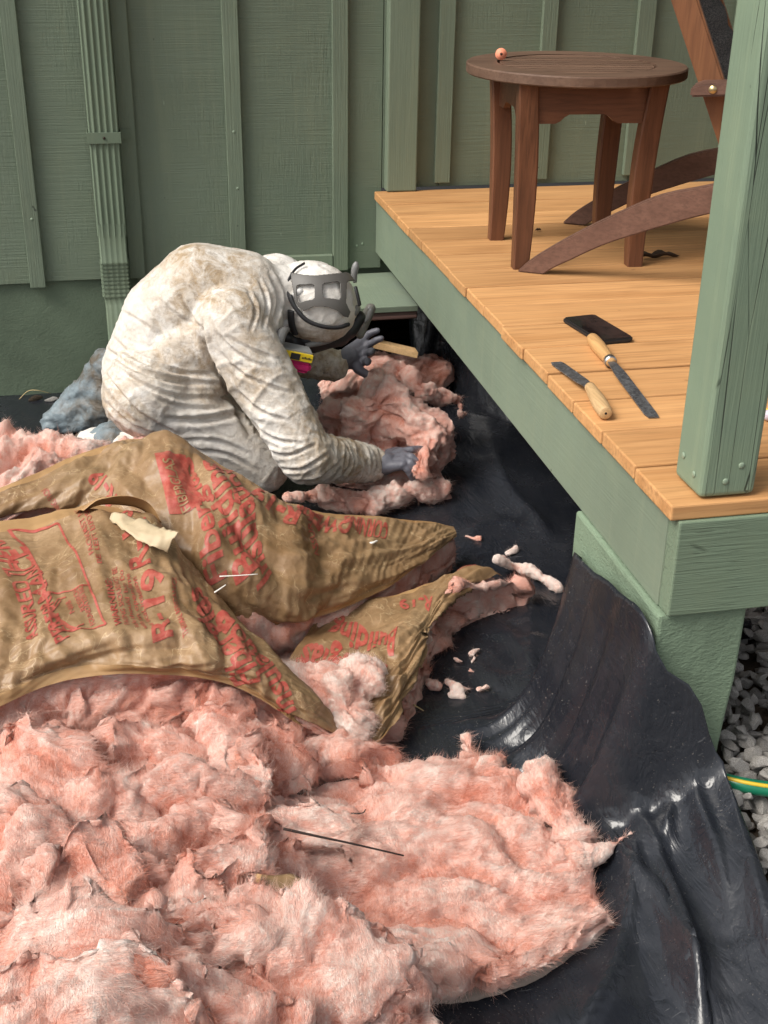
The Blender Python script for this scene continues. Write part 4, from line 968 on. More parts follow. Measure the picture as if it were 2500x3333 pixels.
fold_lines = [  # (polyline in survey grid, height, width)
    ([(1165, 1210), (1150, 1310), (1152, 1430), (1180, 1530), (1260, 1690), (1350, 1840), (1440, 1990), (1500, 2120), (1530, 2230)], .030, .020),
    ([(1225, 1270), (1280, 1380), (1310, 1440), (1290, 1480)], .030, .018),
    ([(1245, 1230), (1310, 1330), (1380, 1450), (1430, 1560), (1470, 1680), (1478, 1780), (1540, 1930), (1580, 2060)], .050, .030),
    ([(1330, 1480), (1400, 1620), (1425, 1700), (1440, 1790), (1420, 1880)], .035, .016),
    ([(1215, 1470), (1260, 1580), (1330, 1720), (1370, 1800), (1365, 1900), (1350, 2000), (1300, 2130), (1240, 2230)], .028, .022),
    ([(910, 1535), (1000, 1530), (1080, 1522), (1150, 1520)], .012, .012),
    ([(1000, 1130), (1060, 1100), (1130, 1110)], .02, .02), ([(1060, 900), (1090, 1010), (1200, 1150)], .03, .03),
    ([(1195, 1300), (1235, 1480), (1325, 1690), (1415, 1870), (1485, 2050), (1520, 2230)], .040, .020), ([(1410, 1480), (1490, 1650), (1550, 1800), (1610, 1980), (1660, 2150)], .030, .018),
    ([(1520, 2060), (1600, 2085), (1680, 2110)], .005, .008), ([(1180, 1300), (1200, 1420), (1260, 1560), (1300, 1640)], .020, .012)]
fold_xy = [(XYp(spline(np.array(p, float), 40), 0.05), h, w) for p, h, w in fold_lines]
edge3 = np.array([at_x(u*K, v*K, x) for u, v, x in [(1238, 1206, -.012), (1284, 1266, -.012), (1346, 1321, -.012), (1385, 1358, -.012), (1421, 1425, -.004), (1464, 1503, .034), (1514, 1604, .074)]]
                 +[gz(u, v, z) for u, v, z in [(1557, 1690, .145), (1590, 1770, .13), (1625, 1850, .124), (1662, 1945, .12), (1720, 2060, .12)]])
for i in range(1, len(edge3)): edge3[i, 1] = min(edge3[i, 1], edge3[i-1, 1]-.008)
def sheet_z(P, lift=0.0):
    """height of the plastic over the plan point P"""
    z = np.full(len(P), 0.006)
    for xy, h, w in fold_xy:
        d, sd, t = pdist(P, xy); k = 0.9*np.exp(-np.abs(d)/(w*.75))+0.35*np.exp(-(d/(w*2.2))**2)
        wob = 0.8+0.4*pn(np.stack([t*5+h*100, d*0, d*0+3.3], 1)); z += h*k*wob*np.clip(t/0.45, 0, 1)*np.clip((1-t)/0.15, 0, 1)
    q = np.stack([P[:, 0], P[:, 1], P[:, 0]*0], 1)
    wq = fbm(q*3, 2)[:, None]; am = 0.35+0.65*np.clip((P[:, 0]+0.30)/0.25, 0, 1)*np.clip((-1.3-P[:, 1])/0.3, 0, 1)
    z += 0.006*np.abs(fbm(q*4.5, 3))+am*(0.0075*np.maximum(1-np.abs(pn(q*np.array([9, 1.5, 1])+wq*.8))*3.4, 0)+0.0025*np.abs(pn(q*np.array([34, 9, 1])+wq*3))+0.0008*np.abs(pn(q*60+wq*4)))
    return z
nu, nvv = 150, 300
tv = np.concatenate([np.linspace(0.35, -1.0, 60), np.linspace(-1.01, -3.5, nvv-60)])
exy = np.interp(-tv, -edge3[:, 1], edge3[:, 0]); ez = np.interp(-tv, -edge3[:, 1], edge3[:, 2])
inside = tv > edge3[0, 1]; exy[inside] = 0.75+0*tv[inside]; ez[inside] = 0.0
bl = np.clip((tv-edge3[0, 1])/0.05, 0, 1); exy = np.where(inside, edge3[0, 0]*(1-bl)+0.75*bl, exy); ez = np.where(inside, edge3[0, 2]*(1-bl)**2, ez)
gk = np.exp(-np.linspace(-2, 2, 9)**2); gk /= gk.sum(); sm_ = np.convolve(np.pad(ez, 4, 'edge'), gk, 'valid'); w_ = np.clip((-2.12-tv)/.05, 0, 1); ez = ez*(1-w_)+sm_*w_
VV = []
for j in range(len(tv)):
    sg = np.concatenate([np.linspace(-1.8, -0.62, 30)[:-1], exy[j]-(exy[j]+0.62)*(1-np.linspace(0, 1, nu-29))**1.15]); P = np.stack([sg, np.full(nu, tv[j])], 1)
    z = sheet_z(P); dd = exy[j]-sg; plk = np.clip((tv[j]+2.32)/.12, 0, 1); pl_ = (0.085-0.035*plk)*(1+plk*(.55*(tri(np.array([tv[j]*17+.6*math.sin(tv[j]*9)]))[0]-.5)+.25*(tri(np.array([tv[j]*41]))[0]-.5))); k = np.exp(-(dd/pl_)**1.25); z = z*(1-0.35*k)+max(ez[j]-0.004, 0)*k
    z = np.maximum(z, gh(sg, P[:, 1])*1.0+0.012*(gh(sg, P[:, 1]) > 0.02))
    if not inside[j]: z[-1] = max(ez[j], z[-1])
    VV.append(np.column_stack([sg, P[:, 1], z]))
VV = np.array(VV); gi = np.arange(VV.shape[0]*VV.shape[1]).reshape(VV.shape[:2])
GF = np.stack([gi[:-1, :-1], gi[1:, :-1], gi[1:, 1:], gi[:-1, 1:]], -1).reshape(-1, 4)[:, ::-1]
o = npmesh('plastic_sheet', VV.reshape(-1, 3), GF, M_plastic, None, True); m_ = o.modifiers.new('th', 'SOLIDIFY'); m_.thickness = 0.0008
tag(o, 'creased black plastic sheet spread on the ground below the insulation, gathered up against the pier', 'plastic sheet')
# second sheet: an overlapping strip whose free edge runs down to the lower right corner
cut = spline(XYp([(1185, 1560), (1260, 1720), (1350, 1850), (1432, 1950), (1480, 2050), (1520, 2140), (1560, 2260)], 0.05), 120)
v2 = []
for k, (cx, cy) in enumerate(cut):
    t = k/119; ws = np.linspace(0, 0.26, 22)
    P = np.stack([cx-ws, np.full(22, cy)], 1); z = sheet_z(P)+0.010-0.006*np.clip(ws/0.2, 0, 1); z[0] += 0.010+0.006*math.sin(t*30)
    z[1] += 0.008; z[-4:] -= np.array([.002, .005, .009, .014]); z *= 1; z -= 0.03*np.clip((0.06-t)/0.06, 0, 1)
    v2.append(np.column_stack([P, z]))
v2 = np.array(v2); gi = np.arange(v2.shape[0]*22).reshape(-1, 22)
o = npmesh('plastic_sheet', v2.reshape(-1, 3), np.stack([gi[:-1, :-1], gi[1:, :-1], gi[1:, 1:], gi[:-1, 1:]], -1).reshape(-1, 4), M_plastic, None, True)
m_ = o.modifiers.new('th', 'SOLIDIFY'); m_.thickness = 0.0008
tag(o, 'loose overlapping edge of black plastic running down to the lower right corner', 'plastic sheet')
# plastic hung inside the crawl space, behind the gap under the deck
hv = []
for i in range(60):
    for j in range(30):
        s = i/59; t = j/29; x = 0.10+0.9*s; z = 0.40*(1-t)+0.0
        y = -0.10-0.75*s+0.05*math.sin(s*22)*(0.3+t)+0.03*math.sin(s*51+t*4)-0.12*t*t
        hv.append((x, y, z+0.004))
gi = np.arange(1800).reshape(60, 30)
hv = np.array(hv); hv[:, 1] += 0.02*fbm(hv*9, 3)
o = npmesh('hanging_plastic', hv, np.stack([gi[:-1, :-1], gi[1:, :-1], gi[1:, 1:], gi[:-1, 1:]], -1).reshape(-1, 4), M_plastic, None, True)
m_ = o.modifiers.new('th', 'SOLIDIFY'); m_.thickness = 0.0008
tag(o, 'black plastic hanging in folds in the dark under the deck', 'plastic sheet')

# ================================================================ INSULATION: materials and builders
def wool_color(n, tone):
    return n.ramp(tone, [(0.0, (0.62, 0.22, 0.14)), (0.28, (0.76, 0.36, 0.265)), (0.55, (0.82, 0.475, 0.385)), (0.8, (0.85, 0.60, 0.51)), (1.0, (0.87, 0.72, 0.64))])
n = NB('pink_wool'); co = n.coord(rnd=5.0)
tone = n.attr('tone').outputs['Fac']; tn = n.math('ADD', tone, n.math('MULTIPLY', n.math('SUBTRACT', n.noise(co, 55, 5, .7, .8), 0.5), 0.6))
fa = n.noise(n.coord(scale=(26, 210, 210), rnd=5.0, rot=(.2, .1, .5)), 1.0, 4, .65, 2.4); fb = n.noise(n.coord(scale=(210, 30, 180), rnd=5.0, rot=(.4, .2, -.3)), 1.0, 4, .65, 2.4)
fib = n.mix(n.ramp(n.noise(co, 7, 2), [(.46, 0.0), (.54, 1.0)]), fa, fb)
tn = n.math('ADD', tn, n.math('MULTIPLY', n.math('SUBTRACT', fib, .5), 1.1)); c = wool_color(n, tn)
gr = n.ramp(n.noise(co, 9, 4, .65), [(0.62, 0.0), (0.78, 0.30)]); c = n.mix(gr, c, (0.42, 0.30, 0.22))
nm = n.bump(n.noise(co, 130, 4, .7, 1.0), 0.45, 0.006); nm = n.bump(fib, 0.9, 0.005, nm)
M_wool = n.done(c, 0.95, nm, spec=.08)
M_wool.node_tree.nodes['Principled BSDF'].inputs['Sheen Weight'].default_value = 0.25
M_wool.node_tree.nodes['Principled BSDF'].inputs['Sheen Roughness'].default_value = 0.6
n = NB('pink_fibre'); tone = n.attr('tone').outputs['Fac']; c = wool_color(n, tone)
n.nt.nodes.remove(n.b); df = n.nt.nodes.new('ShaderNodeBsdfDiffuse'); tr = n.nt.nodes.new('ShaderNodeBsdfTranslucent'); mx = n.nt.nodes.new('ShaderNodeMixShader'); mx.inputs[0].default_value = 0.45
n.nt.links.new(c, df.inputs[0]); n.nt.links.new(c, tr.inputs[0]); n.nt.links.new(df.outputs[0], mx.inputs[1]); n.nt.links.new(tr.outputs[0], mx.inputs[2])
n.nt.links.new(mx.outputs[0], n.nt.nodes['Material Output'].inputs['Surface']); M_fibre = n.m

HAIR_TOTAL = [0]
def fuzz(parent, v, f, tone, density=160000, length=(.007, .017), seed=1, mask=None, stray=0.03, radius=.00016):
    """fine glass fibres standing off the surface: one 'stuff' part per clump"""
    r = np.random.default_rng(seed)
    if f.shape[1] == 4: tri = np.vstack([f[:, [0, 1, 2]], f[:, [0, 2, 3]]])
    else: tri = f
    a, b, c = v[tri[:, 0]], v[tri[:, 1]], v[tri[:, 2]]; nr = np.cross(b-a, c-a); ar = np.linalg.norm(nr, axis=1)/2; nn = nr/(2*ar[:, None]+1e-12)
    cen = (a+b+c)/3; vis = ((CAM-cen)*nn).sum(1)/np.linalg.norm(CAM-cen, axis=1)
    w = ar*np.clip(vis+0.35, 0, 1)
    if mask is not None: w = w*mask(cen)
    cnt = int(w.sum()*density)
    if cnt < 5: return None
    HAIR_TOTAL[0] += cnt
    pick = r.choice(len(tri), cnt, p=w/w.sum()); u1, u2 = r.random(cnt), r.random(cnt); fl = u1+u2 > 1; u1[fl], u2[fl] = 1-u1[fl], 1-u2[fl]
    p = a[pick]+u1[:, None]*(b-a)[pick]+u2[:, None]*(c-a)[pick]; nm_ = nn[pick]
    flow = np.stack([fbm(p*5+31, 2), fbm(p*5+57, 2), fbm(p*5+83, 2)], 1); flow /= np.linalg.norm(flow, axis=1)[:, None]+1e-9
    flow = flow-nm_*(flow*nm_).sum(1)[:, None]; d = nm_*(r.random((cnt, 1))**2*.34+.03)+flow*1.0+r.normal(size=(cnt, 3))*0.20
    d /= np.linalg.norm(d, axis=1)[:, None]; L = r.uniform(length[0], length[1], cnt)
    st = r.random(cnt) < stray; L[st] *= r.uniform(1.2, 1.9, st.sum())
    cu = r.normal(size=(cnt, 3))*0.45+flow*.2; k = 4; pts = np.empty((cnt, k, 3))
    for j in range(k):
        t = j/(k-1); pts[:, j] = p-nm_*0.0015+L[:, None]*(d*t+cu*t*t*0.55)
    cvs = bpy.data.hair_curves.new('fuzz'); cvs.add_curves([k]*cnt)
    cvs.position_data.foreach_set('vector', pts.astype(np.float32).ravel())
    rad = np.tile(np.array([1.0, .85, .6, .15])*radius, cnt).astype(np.float32)
    at = cvs.attributes.get('radius') or cvs.attributes.new('radius', 'FLOAT', 'POINT'); at.data.foreach_set('value', rad)
    tp = np.clip(tone[tri[pick, 0]]+0.08+0.55*fbm(np.stack([(p*flow).sum(1)*12, (p*np.cross(flow, nm_)).sum(1)*130, p[:, 2]*40], 1), 2)+r.normal(size=cnt)*0.10, 0, 1)
    at = cvs.attributes.new('tone', 'FLOAT', 'POINT'); at.data.foreach_set('value', np.repeat(tp, k).astype(np.float32))
    cvs.materials.append(M_fibre); o = bpy.data.objects.new('fuzz', cvs); COL.objects.link(o); o['kind'] = 'stuff'
    return rel(o, parent)
def rotm(seed):
    r = np.random.default_rng(seed); q, _ = np.linalg.qr(r.normal(size=(3, 3))); return q
def wool_disp(v, seed, k=1.0, Rm_=None):
    """layered tufts: billows, torn strata and crumbs"""
    Rm_ = rotm(seed) if Rm_ is None else Rm_; p = v @ Rm_.T+seed*1.37; w = np.stack([fbm(p*7, 2), fbm(p*7+40, 2), fbm(p*7+80, 2)], 1)
    q = p+w*0.045
    strata = ridged(q*np.array([8, 36, 36]), 3, 2.1, .55); crumb = fbm(q*70, 3, 2.1, .6)
    lay = fbm(q*np.array([4.5, 9, 9])+3, 3)*5.0; fl_ = np.floor(lay); fr_ = lay-fl_; ter = (fl_+np.clip((fr_-.72)/.28, 0, 1)**2)/5.0      # delaminated layers
    deep = np.clip(np.abs(pn(q*np.array([4, 9, 9])+9))*3.6, 0, 1)           # torn gaps between layers
    streak = fbm(q*np.array([18, 110, 110]), 3, 2.0, .6)
    d = k*(0.012*fbm(p*6, 2)+0.045*ter+0.011*(strata-1.0)+0.0035*crumb+0.0040*streak-0.030*(1-deep)**1.5)
    tone = np.clip(0.57+0.26*(strata-1.0)+0.24*fbm(p*8+5, 3)+0.10*crumb+0.34*streak-0.42*(1-deep)**1.5+0.22*(fr_-.5), 0, 1)  # gaps more orange, ridges paler: bounced light put into the wool colour
    return d, tone
def set_tone(o, tone):
    at = o.data.attributes.new('tone', 'FLOAT', 'POINT'); at.data.foreach_set('value', np.asarray(tone, np.float32))
CL = []
def clump(label, segs, seed, bias=0.0, k=1.0, voxel=.0062, density=160000, length=(.007, .017), floor=0.008, name='insulation_clump', world=False, group=None, cat='insulation', smooth=4, px=True):
    """torn tuft of wool: union of tapered lumps, roughened, with fuzz"""
    bm = bmesh.new(); cs = []
    for a, b, ra, rb in segs:
        A, B = (gz(*a), gz(*b)) if px else (np.array(a, float), np.array(b, float)); capsule_into(bm, A, B, ra, rb, 12, 5); cs += [A, B]
    v, f = remeshed(bm, voxel, smooth); nn = vnormals(v, f); d, tone = wool_disp(v, seed, k); v = v+nn*d[:, None]
    v[:, 2] = np.maximum(v[:, 2], floor+0.004*pn(v*20)); c0_ = np.mean(cs, axis=0); root = empty(name, (c0_[0], c0_[1], max(0.0, v[:, 2].min())))
    tag(root, label, cat, group); tone = np.clip(tone+bias, 0, 1)
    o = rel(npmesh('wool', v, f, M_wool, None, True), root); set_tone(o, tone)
    fuzz(root, v, f, tone, density, length, seed); CL.append(root); return root

# kraft paper facing
_crd = np.random.default_rng(77); CRK = [(_crd.uniform(0, math.pi), f_, a_, _crd.uniform(0, 9)) for f_, a_ in ((4, .022), (5.5, .018), (8, .013), (9, .013), (12, .016), (15, .014), (19, .0115), (25, .0085), (33, .0060), (45, .0042), (60, .0028))]
def crumple(x, y, seed, k=1.0):
    q = np.stack([x, y, np.zeros_like(x)+seed*2.3], 1); w = np.stack([fbm(q*3+3, 2), fbm(q*3+9, 2)], 1)*0.04; X_, Y_ = x+w[:, 0], y+w[:, 1]; c = 0
    for i_, (th_, f_, a_, ph) in enumerate(CRK):
        m_ = np.clip(pn(q*(2.2+f_*.16)+i_*7.1+seed)*3.6+.35, 0, 1); c = c+a_*m_*tri((X_*math.cos(th_+seed)+Y_*math.sin(th_+seed))*f_*1.6+ph+1.6*pn(q*(1.2+f_*.12)+i_*3.3))
    return k*(c*.9-0.014)
class Sheet:
    """smooth surface through columns of (u,v,z) survey points; s runs along the batt, t from its front edge to its back edge"""
    def __init__(s, cols, seed, crk=1.0, flange=0.085):
        G = np.array([[gz(*p) for p in c] for c in cols]); s.G = G; s.seed = seed; s.ck = crk; s.fl = flange
        mid = G[:, G.shape[1]//2]; s.L = np.linalg.norm(np.diff(mid, axis=0), axis=1).sum(); wl = np.linalg.norm(np.diff(G, axis=1), axis=2).sum(1); s.Wd = wl.mean(); s.nar = np.clip(wl/s.Wd, .2, 1.0)
    def _cr(s, P, x):                                      # Catmull-Rom weights on the first axis
        m = P.shape[0]; P2 = np.concatenate([2*P[:1]-P[1:2], P, 2*P[-1:]-P[-2:-1]]); return P2
    def base(s, S, T):
        G = s.G; a, b = G.shape[:2]
        GE = s._cr(G, 0); GE = np.swapaxes(s._cr(np.swapaxes(GE, 0, 1), 0), 0, 1)
        xs_ = np.clip(S, -.12, 1.12)*(a-1); ys_ = np.clip(T, -.15, 1.15)*(b-1)
        i = np.clip(np.floor(xs_).astype(int), 0, a-2); j = np.clip(np.floor(ys_).astype(int), 0, b-2); fx, fy = xs_-i, ys_-j
        def wts(t): return np.stack([(-t+2*t*t-t**3)/2, (2-5*t*t+3*t**3)/2, (t+4*t*t-3*t**3)/2, (-t*t+t**3)/2], -1)
        wx, wy = wts(fx), wts(fy); out = 0
        for p in range(4):
            for q in range(4): out = out+(wx[:, p]*wy[:, q])[:, None]*GE[i+p, j+q]
        return out
    def at(s, S, T, off=0.0, ck=None):
        e = 2e-3; B = s.base(S, T); ds = s.base(S+e, T)-s.base(S-e, T); dt = s.base(S, T+e)-s.base(S, T-e)
        nn = np.cross(ds, dt); nn /= np.linalg.norm(nn, axis=1)[:, None]+1e-12; nn = np.where(nn[:, 2:3] < -0.2, -nn, nn)
        edge = np.minimum(np.abs(T), np.abs(1-T)); damp = np.clip(edge/s.fl, 0.25, 1)
        c = crumple(S*s.L, T*s.Wd, s.seed, s.ck if ck is None else ck)*damp*np.interp(np.clip(S, 0, 1), np.linspace(0, 1, len(s.nar)), s.nar)**1.3
        step = np.where(edge < s.fl*0.8, 0.0022, 0.0)
        return B+nn*(c+off+step)[:, None], nn
n = NB('kraft_paper'); co = n.coord()
big = n.noise(co, 5, 5, .65); fine_ = n.noise(co, 90, 4, .7)
c = n.mix(n.ramp(big, [(.32, 0.0), (.68, 1.0)]), (0.215, 0.125, 0.058), (0.385, 0.25, 0.135))
c = n.mix(n.ramp(fine_, [(.4, 0.35), (.6, 0.0)]), c, (0.19, 0.105, 0.04))
stn = n.ramp(n.noise(co, 2.6, 4, .6), [(.5, 0.0), (.68, .6)]); c = n.mix(stn, c, (0.19, 0.13, 0.065))
def crackle(sc, w, lo): 
    a_ = n.math('ABSOLUTE', n.math('SUBTRACT', n.noise(n.coord(rot=(.3*sc, .2, .1*sc)), sc, 2.5, .5, .8), .5)); return n.math('MULTIPLY', n.ramp(a_, [(0.0, 1.0), (w, 0.0)]), n.ramp(n.noise(co, 13, 3), [(lo, 0.0), (lo+.1, 1.0)]))
c = n.mix(n.math('MULTIPLY', crackle(15, .0075, .44), .75), c, (0.56, 0.41, 0.24)); c = n.mix(n.math('MULTIPLY', crackle(37, .011, .50), .7), c, (0.54, 0.39, 0.22))
f1 = n.voro(n.coord(scale=(1, 1.3, 1), rot=(.1, .2, .4)), 26, 'F1'); f2 = n.voro(n.coord(rot=(.5, .3, .9)), 58, 'F1'); nm = n.bump(f1, 0.42, 0.008); nm = n.bump(f2, 0.34, 0.004, nm); nm = n.bump(fine_, 0.10, 0.0012, nm)
M_kraft = n.done(c, n.ramp(big, [(.3, .40), (.7, .56)]), nm, spec=.5)
n = NB('kraft_flange'); co = n.coord(); M_flange = n.done(n.mix(n.ramp(n.noise(co, 6, 5, .6), [(.35, 0.0), (.65, 1.0)]), (0.30, 0.17, 0.07), (0.44, 0.27, 0.125)), 0.5, n.bump(n.noise(n.coord(scale=(14, 120, 60)), 1.0, 3), 0.12, 0.003), spec=.4)
n = NB('red_ink'); co = n.coord(); wr = n.noise(co, 60, 5, .7); cr = n.voro(co, 27, 'DISTANCE_TO_EDGE')
c = n.mix(n.ramp(wr, [(.38, 0.0), (.62, 1.0)]), (0.36, 0.060, 0.045), (0.43, 0.115, 0.08)); c = n.mix(n.ramp(n.noise(co, 26, 4, .7), [(.58, 0.0), (.72, .5)]), c, (0.28, 0.14, 0.065))
c = n.mix(n.math('MULTIPLY', n.ramp(cr, [(0.0, .7), (.012, 0.0)]), n.ramp(n.noise(co, 9, 2), [(.5, 0.0), (.6, 1.0)])), c, (0.46, 0.30, 0.17)); f1 = n.voro(n.coord(scale=(1, 1.3, 1), rot=(.1, .2, .4)), 26, 'F1'); f2 = n.voro(n.coord(rot=(.5, .3, .9)), 58, 'F1'); nm = n.bump(f1, 0.42, 0.008); nm = n.bump(f2, 0.34, 0.004, nm)
M_ink_red = n.done(c, 0.5, nm, spec=.4)

def text_tris(txt, bold=0.012):
    cu = bpy.data.curves.new('t', 'FONT'); cu.body = txt; cu.size = 1.0; cu.offset = bold; cu.align_x = 'LEFT'; cu.resolution_u = 3
    o = bpy.data.objects.new('t', cu); COL.objects.link(o); dg = bpy.context.evaluated_depsgraph_get(); me = bpy.data.meshes.new_from_object(o.evaluated_get(dg))
    bm = bmesh.new(); bm.from_mesh(me); bmesh.ops.triangulate(bm, faces=bm.faces); bpy.data.objects.remove(o); bpy.data.curves.remove(cu); bpy.data.meshes.remove(me); return bm
def shape_tris(polys):
    bm = bmesh.new()
    for p in polys: bm.faces.new([bm.verts.new((x, y, 0)) for x, y in p])
    bmesh.ops.triangulate(bm, faces=bm.faces); return bm
def stamp(sheet, parent, bm, org, ang, size, name='print', maxe=0.0045, off=.0007, wid=1.0, mat=None):
    """lay flat artwork on the paper: org in metres along (s,t) of the sheet, ang in degrees"""
    a = math.radians(ang); ca, sa = math.cos(a), math.sin(a)
    for v in bm.verts: x, y = v.co.x*size*wid, v.co.y*size; v.co = Vector((org[0]+x*ca-y*sa, org[1]+x*sa+y*ca, 0))
    for _ in range(7):
        es = [e for e in bm.edges if e.calc_length() > maxe]
        if not es: break
        bmesh.ops.subdivide_edges(bm, edges=es, cuts=1); bmesh.ops.triangulate(bm, faces=[f for f in bm.faces if len(f.verts) > 3])
    xy = np.array([v.co[:2] for v in bm.verts]); S, T = xy[:, 0]/sheet.L, xy[:, 1]/sheet.Wd
    Pg, Ng = sheet.grid; a_, b_ = Pg.shape[:2]; fx = np.clip(S, 0, 1)*(a_-1); fy = np.clip(T, 0, 1)*(b_-1); i0 = np.clip(fx.astype(int), 0, a_-2); j0 = np.clip(fy.astype(int), 0, b_-2); fx = (fx-i0)[:, None]; fy = (fy-j0)[:, None]
    bl_ = lambda G_: G_[i0, j0]*(1-fx)*(1-fy)+G_[i0+1, j0]*fx*(1-fy)+G_[i0, j0+1]*(1-fx)*fy+G_[i0+1, j0+1]*fx*fy
    p = bl_(Pg)+bl_(Ng)*(off+.0006); ok = (S > -0.05) & (S < 1.05) & (T > 0.0) & (T < 1.0)
    idx_ = {v: i for i, v in enumerate(bm.verts)}; f = np.array([[idx_[v] for v in q.verts] for q in bm.faces if all(ok[idx_[v]] for v in q.verts)]); bm.free()
    if len(f) == 0: return None
    o = npmesh(name, p, f, mat or M_ink_red, None, True); return rel(o, parent)
def stamp_affine(sheet, parent, bm, a, b, c, w, h, name='print', mat=None, off=.0007):
    """artwork of width w and height h laid between three sheet points: a start, b end of baseline, c top of first letter"""
    for v in bm.verts: p = a+(b-a)*(v.co.x/w)+(c-a)*(v.co.y/h); v.co = Vector((p[0], p[1], 0))
    return stamp(sheet, parent, bm, (0, 0), 0, 1.0, name, mat=mat, off=off)
def batt(label, sheet, thick, seed, paper=True, over=(0.03, 0.03), ends=(0.02, 0.02), bias=0.0, k=1.0, name='insulation_batt', trim=(0.0, 1.0, 0.0, 1.0), dens=90000, group='batts of pink insulation on the plastic', taper=0.0, length=(.007, .017), step=.007, cat='insulation batt', rad=.035, flow=None, hs=0.0):
    """faced batt: wool body, kraft facing with stapling flanges"""
    ns, nt = max(12, int(sheet.L/step)), max(12, int(sheet.Wd/step)); o0, o1 = over; e0, e1 = ends
    S, T = np.meshgrid(np.linspace(-e0/sheet.L, 1+e1/sheet.L, ns), np.linspace(-o0/sheet.Wd, 1+o1/sheet.Wd, nt), indexing='ij')
    top, nn = sheet.at(S.ravel(), T.ravel(), -0.014 if paper else 0.0, None if paper else 0.22)
    es = np.minimum((S-S.min())*sheet.L, (S.max()-S)*sheet.L); et = np.minimum((T-T.min())*sheet.Wd, (T.max()-T)*sheet.Wd); ed = np.minimum(es, et).ravel()
    rnd = np.sqrt(np.clip(1-(1-np.clip(ed/rad, 0, 1))**2, 0, 1)); th = thick*(0.18+0.82*rnd)
    sh = (1-rnd)*thick*0.42
    topv = top-np.array([0, 0, 1])*sh[:, None]; botv = topv-np.array([0, 0, 1])*(th*(1-0.35*(1-rnd)))[:, None]
    botv[:, 2] = np.maximum(botv[:, 2], 0.008+0.0*botv[:, 2]); topv[:, 2] = np.maximum(topv[:, 2], 0.014)
    gi = np.arange(ns*nt).reshape(ns, nt); f1 = np.stack([gi[:-1, :-1], gi[1:, :-1], gi[1:, 1:], gi[:-1, 1:]], -1).reshape(-1, 4)
    m = ns*nt; f2 = f1[:, ::-1]+m; bd = np.concatenate([gi[:, 0], gi[-1, 1:], gi[::-1, -1][1:], gi[0, ::-1][1:-1]]); bn = np.roll(bd, -1)
    # side wall in several rows so that the cut edge can be torn
    rows = 16; sv2 = []
    for r_ in range(1, rows):
        t = r_/rows; out = topv[bd]*(1-t)+botv[bd]*t; sv2.append(out)
    v = np.vstack([topv, botv]+sv2); ids = [bd]+[2*m+i*len(bd)+np.arange(len(bd)) for i in range(rows-1)]+[bd+m]
    fs = [np.stack([ids[i], ids[i+1], np.roll(ids[i+1], -1), np.roll(ids[i], -1)], -1) for i in range(rows)]
    f = np.vstack([f1, f2]+fs)
    if np.cross(top[gi[1, 0]]-top[gi[0, 0]], top[gi[0, 1]]-top[gi[0, 0]])[2] < 0: f = f[:, ::-1]
    nrm = vnormals(v, f); d, tone = wool_disp(v, seed, k, flow)
    if hs: sdw = np.clip(1-np.abs(nrm[:, 2])*1.3, 0, 1); lay_ = ridged(v*np.array([9, 9, 75])+fbm(v*10, 2)[:, None]*1.2, 2)-1; d = d*(1-.5*sdw)+hs*sdw*lay_; tone = tone+.5*sdw*lay_
    side = np.ones(len(v))
    if paper:
        om = np.maximum(np.maximum(-T, T-1)*sheet.Wd, np.maximum(-S, S-1)*sheet.L).ravel(); side[:m] = np.clip(om/.016, 0, 1)
        d = d*side*.7-.004*(1-side)
    v = v+nrm*d[:, None]; v[:, 2] = np.maximum(v[:, 2], 0.006)
    cc_ = v.mean(0); root = empty(name, (cc_[0], cc_[1], 0.0)); tag(root, label, cat, group); tone = np.clip(tone+bias, 0, 1)
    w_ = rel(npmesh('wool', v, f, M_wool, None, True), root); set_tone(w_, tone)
    okf = side[f].min(1) > 0; fuzz(root, v, f[okf], tone, dens, length, seed)
    if paper:
        a0, a1, b0_, b1_ = trim; ns2, nt2 = int(sheet.L/.0036), int(sheet.Wd/.0036)
        S, T = np.meshgrid(np.linspace(a0, a1, ns2), np.linspace(b0_, b1_, nt2), indexing='ij')
        rag = 0.004*fbm(np.stack([S[:, 0]*sheet.L*14, S[:, 0]*0, S[:, 0]*0+seed], 1), 3)/sheet.Wd; T = T+rag[:, None]*(np.clip(1-T/0.1, 0, 1)+np.clip((T-.9)/.1, 0, 1))
        P, nn = sheet.at(S.ravel(), T.ravel(), 0.0); P[:, 2] = np.maximum(P[:, 2], 0.010)
        sheet.grid = (P.reshape(ns2, nt2, 3), nn.reshape(ns2, nt2, 3)); gi = np.arange(ns2*nt2).reshape(ns2, nt2); f = np.stack([gi[:-1, :-1], gi[1:, :-1], gi[1:, 1:], gi[:-1, 1:]], -1).reshape(-1, 4)
        if np.cross(P[gi[1, 0]]-P[gi[0, 0]], P[gi[0, 1]]-P[gi[0, 0]])[2] < 0: f = f[:, ::-1]
        tt = T.ravel()[f].mean(1); fl = (tt < sheet.fl*.8) | (tt > 1-sheet.fl*.8)
        def sub(nm_, ff, mat):
            us, inv_ = np.unique(ff, return_inverse=True); return rel(npmesh(nm_, P[us], inv_.reshape(ff.shape), mat, None, True), root)
        pa = sub('paper_facing', f[~fl], M_kraft)
        for sel, nm_ in ((tt < sheet.fl*.8, 'stapling_flange'), (tt > 1-sheet.fl*.8, 'stapling_flange')): sub(nm_, f[sel], M_flange)
        root['_p'] = 1; del root['_p']; return root, pa
    return root, None

